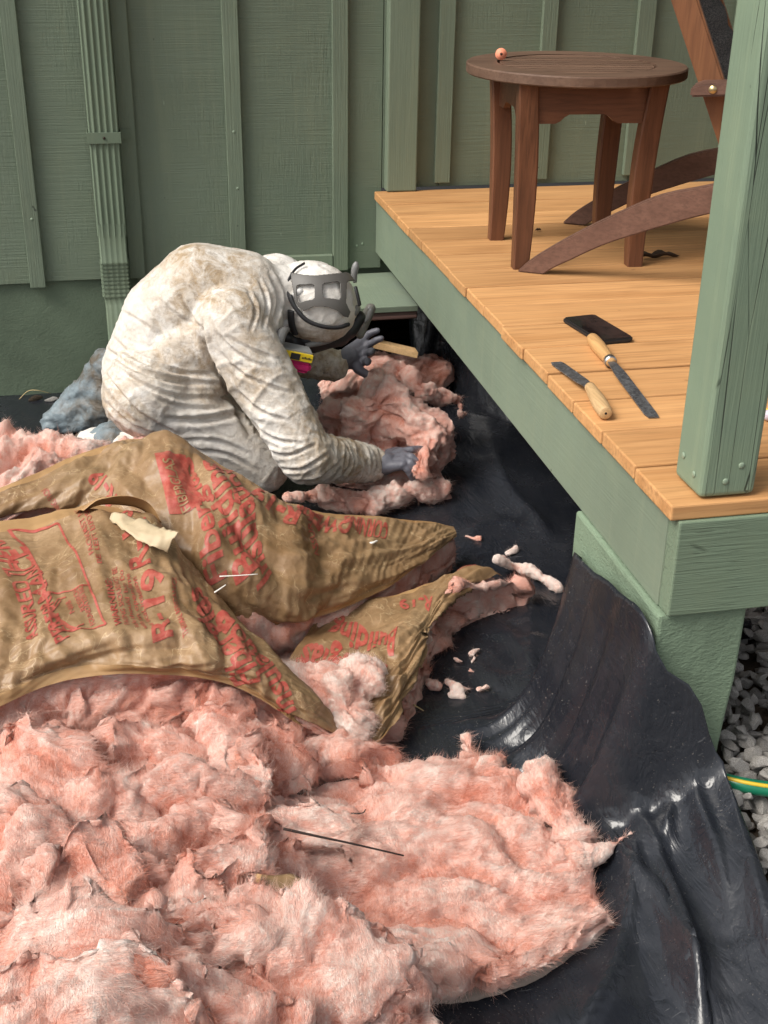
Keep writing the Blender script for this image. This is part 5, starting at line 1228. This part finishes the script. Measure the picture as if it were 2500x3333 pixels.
def layer(label, px, L, Wd_, yaw, pitch, roll, curl, thick, seed, bias=0.0, k=.42, dens=170000, length=(.007, .017), group='loose wool in the heap', amp=.030, step=.0054, rag=.045, name='insulation_clump'):
    """a torn sheet of wool: curled slab with ragged edges"""
    c0_ = gz(*px); Rz = np.array(Matrix.Rotation(math.radians(yaw), 3, 'Z') @ Matrix.Rotation(math.radians(pitch), 3, 'Y') @ Matrix.Rotation(math.radians(roll), 3, 'X'))
    ns, nt = int(L/step), int(Wd_/step); S, T = np.meshgrid(np.linspace(-.5, .5, ns), np.linspace(-.5, .5, nt), indexing='ij'); s_, t_ = S.ravel(), T.ravel()
    q = np.stack([s_*L*7, t_*Wd_*7, s_*0+seed*1.9], 1); e = 1-2*np.maximum(np.abs(s_), np.abs(t_)); edge = np.clip(1-e/.55, 0, 1)**1.5
    sq = 1-0.30*(np.abs(s_)*np.abs(t_)*4)                 # rounder corners
    x = s_*L*sq+edge*rag*(fbm(q*1.3+5, 2)+.8*fbm(q*4, 2)+.12*fbm(q*11, 2)); y = t_*Wd_*sq+edge*rag*(fbm(q*1.3+15, 2)+.8*fbm(q*4+9, 2)+.12*fbm(q*11+4, 2))
    z = -curl*(4*s_*s_)-curl*.6*(4*t_*t_)+amp*fbm(q*.8, 2)+amp*1.7*(1-np.abs(pn(q*np.array([.6, 1.5, 1])+3+.6*fbm(q*.7, 2)[:, None]))*2.2)*.5
    ed = np.minimum((.5-np.abs(s_))*L, (.5-np.abs(t_))*Wd_); rn = np.sqrt(np.clip(1-(1-np.clip(ed/.014, 0, 1))**2, 0, 1)); h = thick*.95*(.40+.60*rn)*(.8+.5*fbm(q*.9+31, 2))
    top = np.stack([x, y, z+h*.5], 1); bot = np.stack([x, y, z-h*.5], 1); m = ns*nt; gi = np.arange(m).reshape(ns, nt)
    f1 = np.stack([gi[:-1, :-1], gi[1:, :-1], gi[1:, 1:], gi[:-1, 1:]], -1).reshape(-1, 4); bd = np.concatenate([gi[:, 0], gi[-1, 1:], gi[::-1, -1][1:], gi[0, ::-1][1:-1]])
    f3 = np.stack([bd, bd+m, np.roll(bd, -1)+m, np.roll(bd, -1)], -1); f = np.vstack([f1, f1[:, ::-1]+m, f3]); v = np.vstack([top, bot]) @ Rz.T+c0_
    nn = vnormals(v, f); d, tone = wool_disp(v, seed, k); v = v+nn*d[:, None]; v[:, 2] = np.maximum(v[:, 2], .008); tone = np.clip(tone+bias, 0, 1)
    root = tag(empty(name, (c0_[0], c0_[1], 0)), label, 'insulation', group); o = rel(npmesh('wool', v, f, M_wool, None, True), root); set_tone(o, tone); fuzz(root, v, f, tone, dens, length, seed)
    ev = np.concatenate([edge, edge]); sel = ev[f].mean(1) > .62; fuzz(root, v, f[sel], np.clip(tone+.15, 0, 1), 90000, (.010, .028), seed+1, stray=.1, radius=.00014); return root

# ================================================================ THE FACED BATTS
# A: the near batt at the left, print side up
shA = Sheet([[(-150, 1590, .235), (-150, 1480, .275), (-150, 1360, .285), (-150, 1240, .29), (-150, 1150, .28)],
             [(-20, 1535, .250), (10, 1430, .295), (40, 1320, .305), (60, 1215, .31), (60, 1118, .30)],
             [(110, 1478, .255), (130, 1390, .305), (150, 1290, .315), (170, 1190, .32), (180, 1098, .31)],
             [(240, 1457, .255), (250, 1375, .305), (260, 1290, .315), (275, 1200, .32), (290, 1110, .30)],
             [(360, 1457, .245), (370, 1390, .290), (375, 1320, .305), (380, 1250, .295), (372, 1172, .27)],
             [(470, 1470, .225), (480, 1420, .262), (480, 1370, .270), (470, 1300, .255), (452, 1262, .20)],
             [(570, 1510, .180), (582, 1475, .212), (580, 1430, .215), (560, 1395, .185), (535, 1385, .13)],
             [(660, 1568, .125), (672, 1545, .150), (665, 1515, .150), (645, 1500, .115), (625, 1500, .07)],
             [(765, 1612, .060), (760, 1600, .075), (745, 1580, .070), (730, 1575, .05), (715, 1575, .03)]], 1, 1.0, .10)
rA, pA = batt('brown kraft faced batt at left printed with a large boxed label', shA, .115, 11, over=(.022, .0), ends=(0, .0), bias=-.02, dens=140000, k=1.7, hs=.012)
# B: the batt behind it, running from the left edge to a point near the deck
shB = Sheet([[(-150, 1260, .17), (-150, 1200, .25), (-150, 1150, .28), (-150, 1090, .295)],
             [(0, 1190, .18), (0, 1140, .245), (0, 1110, .285), (10, 1052, .315)],
             [(150, 1170, .20), (150, 1110, .265), (150, 1055, .315), (150, 992, .335)],
             [(290, 1200, .215), (280, 1110, .29), (270, 1020, .335), (270, 957, .345)],
             [(400, 1290, .185), (400, 1170, .28), (400, 1050, .33), (395, 966, .33)],
             [(500, 1345, .145), (500, 1225, .25), (500, 1100, .30), (505, 1028, .285)],
             [(610, 1348, .115), (610, 1260, .20), (610, 1160, .245), (620, 1094, .225)],
             [(720, 1320, .105), (725, 1250, .16), (730, 1180, .19), (740, 1116, .170)],
             [(830, 1272, .100), (840, 1225, .135), (850, 1175, .145), (860, 1125, .135)],
             [(920, 1205, .100), (925, 1185, .115), (930, 1160, .115), (935, 1132, .110)],
             [(985, 1158, .095), (985, 1152, .10), (983, 1146, .10), (980, 1140, .095)]], 2, 1.0, .085)
rB, pB = batt('brown kraft faced batt with large red block letters lying in front of the kneeling person', shB, .085, 12, over=(.040, .004), ends=(0, .012), bias=.04, k=.9, hs=.006, dens=140000)
# C: the lower batt at the right, half under B
shC = Sheet([[(560, 1560, .05), (590, 1480, .075), (640, 1400, .085), (700, 1330, .08)],
             [(660, 1600, .055), (690, 1500, .08), (730, 1400, .09), (780, 1300, .08)],
             [(760, 1612, .06), (790, 1520, .085), (820, 1420, .095), (850, 1290, .085)],
             [(810, 1610, .065), (850, 1500, .09), (880, 1400, .10), (930, 1262, .09)],
             [(845, 1560, .07), (885, 1460, .095), (915, 1370, .10), (1010, 1240, .09)],
             [(870, 1500, .07), (905, 1420, .09), (945, 1312, .10), (1085, 1250, .085)]], 3, .8, .03)
rC, pC = batt('lower kraft faced batt at right, its thick pink cut edge facing the deck', shC, .09, 13, over=(.02, .02), ends=(0, .062), bias=.03, dens=120000)
# D: bare wool batt behind B
shD = Sheet([[(-150, 1110, .25), (-150, 1010, .26), (-150, 925, .26)], [(0, 1060, .255), (0, 990, .275), (0, 930, .27)], [(130, 1010, .255), (130, 970, .275), (130, 931, .265)],
             [(260, 975, .24), (260, 955, .25), (260, 934, .235)], [(350, 960, .20), (345, 952, .20), (340, 945, .19)]], 4, .3)
rD, _ = batt('bare salmon pink batt showing its fluffy cut edge beside the worker at left', shD, .2, 14, paper=False, over=(.02, .02), ends=(0, .0), bias=.08, dens=140000, length=(.007, .017))

# ---- print on the facings (metres along, metres across)
def frame(x0, y0, x1, y1, w): return [[(x0, y0), (x1, y0), (x1, y0+w), (x0, y0+w)], [(x0, y1-w), (x1, y1-w), (x1, y1), (x0, y1)], [(x0, y0+w), (x0+w, y0+w), (x0+w, y1-w), (x0, y1-w)], [(x1-w, y0+w), (x1, y0+w), (x1, y1-w), (x1-w, y1-w)]]
def line(p, q, w):
    p, q = np.array(p, float), np.array(q, float); d = (q-p)/np.linalg.norm(q-p); m = np.array([-d[1], d[0]])*w/2; return [tuple(p+m), tuple(p-m), tuple(q-m), tuple(q+m)]
def on(sheet, u, v):
    """sheet coordinates (metres) of the place nearest to a survey point"""
    S, T = np.meshgrid(np.linspace(0, 1, 300), np.linspace(0, 1, 160), indexing='ij'); P = sheet.base(S.ravel(), T.ravel())
    d = P-CAM; dz = d @ FWD; uu = (1250+FPX*(d @ RIGHT)/dz)/K; vv = (1666.5-FPX*(d @ UP)/dz)/K
    i = np.argmin((uu-u)**2+(vv-v)**2); return np.array([S.ravel()[i]*sheet.L, T.ravel()[i]*sheet.Wd])
def place(sheet, pa, txt, base_px, end_px, height, bold=.02, up=None, mat=None, off=.0007):
    """one line of lettering between two survey points; height in metres, or the survey offset of the letter tops"""
    a, b = on(sheet, *base_px), on(sheet, *end_px); bm = text_tris(txt, bold); x0 = min(v.co.x for v in bm.verts)
    for v in bm.verts: v.co.x -= x0
    w = max(v.co.x for v in bm.verts)
    if up is None:
        d = np.array(end_px, float)-np.array(base_px, float); d /= np.linalg.norm(d); up = np.array([d[1], -d[0]])*height*1180
    c_ = on(sheet, base_px[0]+up[0], base_px[1]+up[1]); c2 = on(sheet, end_px[0]+up[0], end_px[1]+up[1])
    return stamp_affine(sheet, pa, bm, a, b, a+((c_-a)+(c2-b))/2, w, .72, mat=mat, off=off)
place(shA, pA, 'ASSURED THERMAL', (85, 1385), (-42, 1120), .032)
place(shA, pA, 'PERFORMANCE', (152, 1380), (52, 1190), .034)
a0_, a1_ = on(shA, 185, 1378), on(shA, 345, 1350)
fo = on(shA, 186, 1375); fb = on(shA, 30, 1160); fr = on(shA, 228, 1362)
def quad_frame(sheet, pa, pxs, w):
    q = [on(sheet, *p) for p in pxs]; bm = shape_tris([line(q[i], q[(i+1) % len(q)], w) for i in range(len(q))]); return stamp(sheet, pa, bm, (0, 0), 0, 1.0)
quad_frame(shA, pA, [(118, 1368), (22, 1150), (128, 1138), (140, 1160), (190, 1260), (228, 1360)], .0042)
for a_, b_ in [((70, 1288), (192, 1268)), ((108, 1332), (124, 1285)), ((108, 1332), (160, 1363)), ((160, 1363), (182, 1348)), ((124, 1285), (142, 1283)), ((113, 1330), (130, 1287)), ((113, 1332), (165, 1360))]:
    q0, q1 = on(shA, *a_), on(shA, *b_); stamp(shA, pA, shape_tris([line(q0, q1, .0028)]), (0, 0), 0, 1.0)
place(shA, pA, 'FOUNDATION INC.', (207, 1347), (178, 1265), .011, .008)
place(shA, pA, 'RESEARCH', (185, 1322), (165, 1270), .009, .006)
place(shA, pA, 'NAHB', (162, 1325), (150, 1292), .010, .006)
place(shA, pA, 'FACING MUST NOT', (205, 1215), (172, 1105), .009, .004)
place(shA, pA, 'BE LEFT EXPOSED', (222, 1230), (190, 1110), .009, .004)
place(shA, pA, 'WARNING:', (265, 1362), (240, 1255), .013, .02)
for i, t in enumerate(['FACING SHOULD NOT BE', 'safe should burn. Do', 'with an open flame', 'your local insulation']):
    place(shA, pA, t, (282+19*i, 1358+4*i), (252+14*i, 1230+6*i), .010, .003)
place(shA, pA, 'R-19', (372, 1381), (342, 1242), .036, .028)
place(shA, pA, 'R-19', (322, 1228), (290, 1130), .036, .028)
place(shA, pA, 'THERMAL RESISTANCE', (402, 1380), (372, 1270), .007, .004)
place(shA, pA, 'Fiberglas', (560, 1470), (428, 1262), .048, .028)
place(shA, pA, 'Insulation', (640, 1530), (480, 1320), .040, .028)
# B: red block with reversed lettering, then the large words running across the batt
qd = [on(shB, *p) for p in [(402, 1118), (360, 1020), (337, 1015), (372, 1124)]]
blk = [on(shB, *p) for p in [(375, 1125), (335, 1017), (395, 1012), (436, 1106)]]
stamp(shB, pB, shape_tris([[tuple(p) for p in blk]]), (0, 0), 0, 1.0, maxe=.008)
M_knock = NB('kraft_letter').done((0.33, 0.20, 0.10), .55)
place(shB, pB, 'FIBERGLAS', (412, 1112), (374, 1024), .016, .01, mat=M_knock, off=.0018)
place(shB, pB, 'Fiberglas', (492, 1245), (408, 1012), .034, .028)
place(shB, pB, 'Building', (545, 1235), (452, 1018), .034, .028)
place(shB, pB, 'Insulation', (582, 1240), (492, 1030), .034, .028)
place(shB, pB, 'R-19', (640, 1130), (540, 1068), .026, .04)
place(shB, pB, 'OWENS', (760, 1142), (640, 1092), .026, .04)
place(shB, pB, 'CORNING', (838, 1150), (742, 1120), .022, .03)
place(shB, pB, 'R-19', (265, 1085), (215, 1020), .028, .04)
place(shB, pB, 'WARNING: FACING', (140, 1100), (100, 1055), .010, .004)
place(shB, pB, 'ASSURED', (690, 1200), (660, 1120), .012, .01)
# C
place(shC, pC, 'Fiberglas', (838, 1452), (660, 1395), .046, .028)
place(shC, pC, 'Building', (862, 1385), (720, 1345), .040, .028)
place(shC, pC, 'OWENS/CORNING', (800, 1455), (640, 1420), .013, .015)
place(shC, pC, 'R-19', (935, 1310), (860, 1300), .022, .03)
for i in range(4): place(shC, pC, 'FACING SHOULD NOT BE LEFT EXPOSED', (985-3*i, 1262-9*i), (1062-3*i, 1250-9*i), .005, .002)

# torn pale flap and curled flange on the near batt
n = NB('pale_kraft'); co = n.coord(); M_pale = n.done(n.mix(n.noise(co, 12, 5, .6), (0.42, 0.32, 0.19), (0.58, 0.47, 0.31)), 0.6, n.bump(n.noise(co, 40, 4), .3, .004))
def ribbon_sheet(name, lo_pts, hi_pts, mat, parent, n_=40, m=8, crk=.002, seed=0, arch=0.0):
    A = spline(np.array([gz(*p) for p in lo_pts]), n_); B = spline(np.array([gz(*p) for p in hi_pts]), n_); v = []
    for i in range(n_):
        for j in range(m+1):
            t = j/m; p = A[i]*(1-t)+B[i]*t; p = p+np.array([0, 0, arch*math.sin(math.pi*t)]); v.append(p)
    v = np.array(v); v[:, 2] += crk*fbm(v*40+seed, 3); gi = np.arange(n_*(m+1)).reshape(n_, m+1)
    o = npmesh(name, v, np.stack([gi[:-1, :-1], gi[1:, :-1], gi[1:, 1:], gi[:-1, 1:]], -1).reshape(-1, 4), mat, None, True)
    s_ = o.modifiers.new('th', 'SOLIDIFY'); s_.thickness = .0007; return rel(o, parent)
ribbon_sheet('torn_flap', [(236, 1118, .352), (280, 1155, .352), (330, 1180, .345), (362, 1190, .335)], [(250, 1108, .355), (310, 1122, .36), (352, 1140, .362), (384, 1148, .372)], M_pale, rA, seed=3, arch=.004, crk=.010)
ribbon_sheet('curled_flange', [(160, 1116, .318), (215, 1092, .334), (280, 1094, .334), (322, 1112, .322), (346, 1142, .306)], [(180, 1104, .345), (215, 1080, .366), (272, 1072, .372), (322, 1088, .356), (350, 1130, .33)], M_flange, rA, seed=5, arch=.008)

# ================================================================ LOOSE PINK WOOL
# the flat slab at the lower right
shE = Sheet([[(520, 1960, .12), (520, 1890, .13), (540, 1800, .12), (580, 1745, .085)],
             [(640, 2015, .115), (640, 1930, .12), (660, 1800, .115), (690, 1705, .08)],
             [(770, 2068, .105), (770, 1970, .105), (790, 1820, .105), (820, 1668, .075)],
             [(900, 2098, .092), (900, 1990, .09), (910, 1830, .095), (940, 1655, .07)],
             [(1040, 2088, .082), (1040, 2000, .075), (1050, 1830, .085), (1055, 1642, .065)],
             [(1170, 2048, .076), (1150, 1980, .065), (1140, 1840, .07), (1130, 1690, .055)],
             [(1285, 1985, .068), (1260, 1940, .055), (1215, 1850, .055), (1195, 1770, .028)]], 6, .35)
rE, _ = batt('flat slab of bare pink wool with ragged edges lying on the plastic at lower right', shE, .060, 16, paper=False, over=(.008, .02), ends=(.02, .03), bias=.03, k=.8, dens=160000, length=(.007, .017), step=.005, cat='insulation', rad=.016, hs=.010, flow=np.array(Matrix.Rotation(.25, 3, 'Z')))
# grey backing layer under the slab
n = NB('grey_backing'); co = n.coord(); M_back = n.done(n.mix(n.noise(co, 20, 5, .7), (0.16, 0.125, 0.10), (0.40, 0.32, 0.27)), .9, n.bump(n.noise(co, 80, 4), .7, .006))
ribbon_sheet('torn_backing', [(640, 2085, .015), (800, 2130, .015), (900, 2168, .012), (1000, 2165, .012), (1130, 2130, .012), (1260, 2070, .012), (1340, 1995, .02)],
             [(640, 2030, .05), (800, 2070, .028), (900, 2110, .035), (1000, 2100, .03), (1130, 2070, .028), (1240, 2025, .028), (1300, 1975, .03)], M_back, rE, seed=7, arch=.004, crk=.006)
clump('pointed wisp of wool sticking out from the right side of the flat slab', [((1215, 1855, .05), (1290, 1845, .055), .028, .016), ((1290, 1845, .055), (1335, 1820, .065), .015, .006), ((1335, 1820, .065), (1362, 1800, .075), .006, .0025)], 31, .15, .35, .004, length=(.004, .012))
clump('lump of wool at the right shoulder of the flat slab', [((1180, 1710, .065), (1235, 1790, .06), .045, .04), ((1165, 1670, .06), (1180, 1710, .065), .03, .028)], 32, .1, .8)
clump('rolled brown tipped tuft at the top of the flat slab', [((1005, 1605, .035), (1035, 1655, .035), .018, .026), ((985, 1652, .02), (1010, 1645, .03), .007, .014), ((1085, 1632, .04), (1060, 1670, .04), .018, .03), ((1035, 1655, .035), (1060, 1680, .04), .026, .03)], 33, .12, .7, .0045)
# the jumbled heap at lower left
layers = [  # label, place, length, width, yaw, pitch, roll, curl, thickness, tone bias (some sunlit paleness and hollow shade painted in)
 ('pale torn strip hanging diagonally below the near batt', (505, 1640, .19), .26, .085, -62, 14, 12, .01, .040, .20),
 ('orange pink fold under the right corner of the near batt', (585, 1630, .14), .15, .12, -50, 20, 10, .03, .035, -.14),
 ('ragged wool reaching right beneath the batt corner', (735, 1645, .075), .21, .11, -8, 6, 12, .015, .035, .0),
 ('torn wool hanging straight below the middle of the near batt', (250, 1645, .20), .15, .16, -80, 22, 0, .03, .040, .08),
 ('small torn fold right of the hanging wool', (365, 1640, .19), .13, .13, -100, 24, 6, .03, .035, -.04),
 ('crumpled sheet at the left edge below the near batt', (55, 1670, .235), .20, .20, -75, 20, 10, .03, .040, .05),
 ('folded fibrous sheet low on the left edge', (40, 1870, .235), .22, .19, -82, 26, 4, .03, .038, -.08),
 ('rounded pink cushion left of centre in the heap', (225, 1775, .215), .17, .15, -10, 6, 22, .035, .05, .14),
 ('long pink sheet in the middle of the heap', (430, 1745, .185), .26, .14, -12, 8, 18, .03, .045, -.05),
 ('second fold lying in front of the long pink sheet', (395, 1830, .20), .19, .11, 12, 4, 26, .025, .035, -.02),
 ('upright twisted column of wool in the lower heap', (255, 1960, .26), .25, .11, -78, 18, 8, .02, .045, .03),
 ('pale diagonal roll crossing the heap', (440, 1915, .235), .25, .12, 34, -6, 20, .035, .045, .22),
 ('reddish fold beneath the pale roll', (480, 1990, .19), .17, .12, 20, 0, 24, .03, .04, -.16),
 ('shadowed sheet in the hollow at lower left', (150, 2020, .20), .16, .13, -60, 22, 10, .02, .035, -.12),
 ('greyish matted tuft beside the flat slab', (645, 1800, .135), .19, .10, -14, 6, 16, .02, .03, .16),
 ('orange curl lying on the slab edge', (590, 1880, .15), .12, .08, -6, 6, 24, .03, .032, -.18),
 ('large pale sheet filling the lower left corner', (120, 2150, .325), .40, .24, -8, 6, 20, .03, .045, .26),
 ('near corner wool cut by the left end of the bottom edge', (60, 2235, .36), .36, .18, 10, 4, 14, .03, .04, .30),
 ('large pale sheet at the bottom centre', (590, 2095, .245), .40, .22, -14, 8, 16, .035, .045, .22),
 ('sloping pale wool along the bottom edge right of centre', (720, 2180, .18), .30, .20, -28, 12, 16, .03, .045, .20),
 ('small peach curl between the two pale sheets', (430, 2060, .265), .15, .10, 40, 0, 20, .035, .032, -.04),
 ('rumpled wool at the bottom edge left of centre', (430, 2190, .28), .26, .16, 8, 4, 16, .03, .04, .12),
 ('short torn piece wedged above the paper scrap', (520, 1865, .17), .13, .10, -30, 10, 18, .02, .03, .05),
 ('wool bulging out under the left part of the near batt edge', (40, 1560, .19), .22, .09, 14, 0, 62, .03, .04, .0),
 ('wool bulging out under the middle of the near batt edge', (185, 1530, .19), .22, .09, 6, 0, 62, .03, .04, .08),
 ('wool bulging out under the near batt edge right of the middle', (320, 1525, .185), .20, .09, -4, 0, 64, .03, .04, .02),
 ('orange wool sagging under the right end of the near batt edge', (440, 1530, .17), .18, .09, -16, 0, 64, .03, .04, -.06),
 ('narrow shred across the top of the cushion', (250, 1725, .225), .15, .05, 20, 6, 10, .015, .018, .18),
 ('loose ribbon of wool over the long pink sheet', (470, 1790, .20), .17, .05, -30, 8, 14, .02, .018, .12),
 ('pale shred by the left edge above the fibrous sheet', (95, 1770, .245), .15, .06, -40, 10, 16, .02, .02, .16),
 ('torn tongue of wool over the shadowed hollow', (120, 1945, .26), .16, .07, -100, 26, 0, .02, .022, .02),
 ('frayed shred right of the twisted column', (335, 1925, .24), .15, .06, -70, 18, 10, .015, .02, .08),
 ('curled shred on the bottom centre sheet', (560, 2030, .275), .15, .06, 16, 2, 18, .02, .02, .10),
 ('flattened shred at the lower right of the heap', (700, 2060, .20), .16, .07, -24, 10, 14, .015, .02, .06),
 ('peach shred on the lower left sheet', (230, 2100, .35), .16, .06, -20, 6, 20, .02, .02, -.02),
 ('thin torn piece poking out of the hollow', (330, 2010, .23), .14, .07, -66, 20, 4, .015, .025, .10)]
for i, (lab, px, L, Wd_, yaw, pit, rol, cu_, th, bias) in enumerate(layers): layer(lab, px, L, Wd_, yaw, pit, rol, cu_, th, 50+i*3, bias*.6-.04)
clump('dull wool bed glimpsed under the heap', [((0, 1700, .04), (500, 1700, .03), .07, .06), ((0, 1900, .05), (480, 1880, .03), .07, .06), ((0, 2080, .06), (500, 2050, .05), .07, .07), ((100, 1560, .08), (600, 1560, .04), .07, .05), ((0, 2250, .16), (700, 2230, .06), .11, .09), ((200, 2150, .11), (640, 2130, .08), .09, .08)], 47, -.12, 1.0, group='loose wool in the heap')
# tuft dropped on the lower batt
clump('curly cream pink tuft dropped on the lower batt', [((640, 1470, .115), (720, 1490, .12), .035, .04), ((720, 1490, .12), (790, 1480, .115), .035, .02), ((720, 1500, .115), (760, 1570, .10), .04, .035), ((760, 1570, .10), (810, 1550, .10), .025, .012), ((770, 1465, .115), (815, 1448, .11), .018, .006)], 120, .30, .9, .005)
# wool in the worker's hands
clump('big armful of pink wool held by the kneeling person', [((770, 900, .17), (850, 870, .20), .06, .07), ((850, 870, .20), (920, 930, .15), .07, .055), ((770, 945, .09), (850, 940, .10), .05, .055), ((920, 930, .14), (972, 990, .06), .05, .028), ((720, 900, .14), (780, 930, .12), .04, .06), ((730, 960, .06), (800, 1000, .05), .05, .05), ((900, 900, .16), (960, 960, .10), .05, .05), ((820, 1000, .05), (930, 1010, .04), .045, .05), ((730, 1030, .03), (860, 1040, .035), .04, .045), ((860, 1040, .035), (950, 1040, .03), .045, .04)], 130, .06, 1.0, density=90000)
clump('pink wool bunched under the gloved hand', [((815, 1070, .05), (860, 1065, .055), .035, .035), ((870, 1065, .05), (955, 1060, .028), .035, .035), ((700, 1075, .04), (800, 1085, .05), .025, .035), ((930, 950, .14), (905, 1010, .12), .03, .025)], 131, .1, .9)
clump('shaggy wool strand trailing behind the armful', [((830, 800, .20), (880, 810, .20), .03, .03), ((880, 810, .20), (920, 850, .18), .025, .03), ((920, 850, .18), (990, 860, .15), .03, .022), ((990, 860, .15), (998, 900, .12), .012, .006), ((830, 800, .2), (800, 860, .19), .02, .03)], 132, .05, .8)
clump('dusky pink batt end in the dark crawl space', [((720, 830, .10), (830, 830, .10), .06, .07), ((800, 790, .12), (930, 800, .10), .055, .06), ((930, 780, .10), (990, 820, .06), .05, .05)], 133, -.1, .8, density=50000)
# scrap lumber in the opening
n = M_handle2; p0 = gz(835, 752, .22); p1 = gz(903, 768, .21)
d_ = (p1-p0)/np.linalg.norm(p1-p0); o = prism('scrap_lumber', [(-.04, -.012), (np.linalg.norm(p1-p0), -.012), (np.linalg.norm(p1-p0), .012), (-.04, .012)], p0, d_, np.cross([0, 1, 0], d_)*-1, (0, 1, 0), .04, M_handle, None, .002)
tag(o, 'short pale wooden offcut lying in the crawl space opening', 'lumber')

# ---- scraps on the plastic
scr = [('pale twisted roll of wool at the tip of the lower batt', [((1075, 1205, .06), (1110, 1225, .028), .014, .014), ((1110, 1225, .028), (1150, 1235, .03), .013, .014), ((1150, 1235, .03), (1205, 1270, .02), .014, .012)], .5),
       ('small pink scrap beside the deck shadow', [((1097, 1196, .014), (1114, 1184, .018), .006, .009)], .2),
       ('thin flat pink shreds near the batt tip', [((1005, 1157, .012), (1025, 1163, .012), .005, .006), ((1025, 1163, .012), (1042, 1165, .012), .004, .003)], .3),
       ('largest cream scrap on the open plastic', [((965, 1470, .016), (990, 1490, .018), .011, .017), ((990, 1490, .018), (1015, 1488, .016), .015, .008), ((975, 1500, .014), (1000, 1505, .014), .008, .006)], .35),
       ('round pink scrap right of the largest scrap', [((1035, 1488, .016), (1050, 1484, .016), .009, .010)], .15),
       ('pink scrap left of the largest scrap', [((930, 1478, .018), (945, 1482, .018), .012, .010)], .0),
       ('pink scrap above the largest scrap', [((985, 1425, .014), (998, 1428, .014), .009, .007)], .1),
       ('ragged scrap highest of the cluster on the plastic', [((1020, 1410, .014), (1035, 1402, .014), .008, .006), ((1025, 1420, .012), (1020, 1430, .012), .004, .004)], .2),
       ('tiny crumb of wool in the middle of the scrap cluster', [((1012, 1447, .012), (1022, 1450, .012), .005, .006)], .3),
       ('tiny curled crumb beside the flat slab', [((1172, 1665, .014), (1174, 1674, .014), .004, .004)], .5),
       ('pink tuft between the sleeve and the middle batt', [((620, 1075, .06), (680, 1072, .05), .014, .016)], .1)]
for i, (lab, segs, bias) in enumerate(scr): clump(lab, segs, 150+i, bias, .28, .0028, 160000, (.003, .009), name='wool_scrap', group='wool scraps on the plastic', cat='scrap')
# kraft scrap half buried in the heap
sc_root = tag(empty('paper_scrap', tuple(map(float, gz(600, 1920, .12)))), 'olive brown kraft paper scrap half buried in the pink heap', 'paper scrap')
ribbon_sheet('sheet', [(530, 1965, .20), (580, 1985, .205), (640, 1985, .20), (692, 1975, .19)], [(552, 1888, .25), (590, 1890, .245), (640, 1888, .24), (672, 1925, .22)], M_kraft, sc_root, seed=9, arch=.012, crk=.004)
ribbon_sheet('folded_edge', [(528, 1965, .21), (540, 1930, .235), (556, 1886, .255)], [(545, 1950, .235), (556, 1920, .25), (566, 1890, .26)], M_flange, sc_root, seed=11)
# twigs, threads and straws
M_twig = plain('dark_twig', (0.03, 0.018, 0.014), .8); M_thread = plain('white_thread', (0.75, 0.72, 0.66), .7); M_straw = plain('dry_straw', (0.52, 0.40, 0.20), .7)
def stick(name, label, cat, pts, r_, mat):
    P = spline(np.array([gz(*p) for p in pts]), 14); v, f = tube_np(P, np.linspace(r_, r_*.6, 14), 6); tag(pmesh(name, v, f, mat, None, True), label, cat)
stick('twig', 'long thin dark twig lying across the flat pink slab', 'twig', [(612, 1790, .185), (680, 1805, .178), (760, 1822, .165), (872, 1848, .135)], .0021, M_twig)
stick('twig', 'small bent dark twig on the upper part of the flat slab', 'twig', [(758, 1757, .125), (775, 1757, .125), (785, 1755, .125), (790, 1748, .13)], .0014, M_twig)
stick('thread', 'straight white thread on the red print of the middle batt', 'thread', [(474, 1245, .30), (515, 1243, .30), (557, 1240, .30)], .0013, M_thread)
stick('thread', 'short bent white thread below the straight one', 'thread', [(463, 1280, .29), (475, 1272, .295), (488, 1263, .30)], .0016, M_thread)
stick('wood_chip', 'curled white chip on the tip of the middle batt', 'chip', [(797, 1174, .172), (806, 1172, .175), (815, 1168, .175)], .0034, M_thread)
stick('straw', 'short yellow straw on the black plastic left of the scraps', 'straw', [(893, 1522, .02), (905, 1529, .018), (915, 1535, .016)], .0016, M_straw)
stick('straw', 'dry grass stalk arching against the foundation at left', 'straw', [(42, 862, .03), (60, 845, .06), (80, 843, .07), (110, 850, .05)], .0013, M_straw)
# soil crumbs at the foot of the wall
for i, (u, v, r_, lab) in enumerate([(75, 860, .02, 'mossy clod at the foot of the wall, nearest the left edge'), (110, 862, .016, 'grey pebble at the foot of the wall between two clods'), (140, 858, .022, 'brown soil clod at the foot of the wall beside the shoe cover')]):
    p = gz(u, v, .015); me = stone_mesh(70+i); o = bpy.data.objects.new('soil_clod', me); COL.objects.link(o); o.location = p; o.scale = (r_*1.4, r_, r_)
    if i != 1: me.materials[0] = M_soil
    tag(o, lab, 'clod', 'clods along the foundation')
print('HAIRS', HAIR_TOTAL[0])
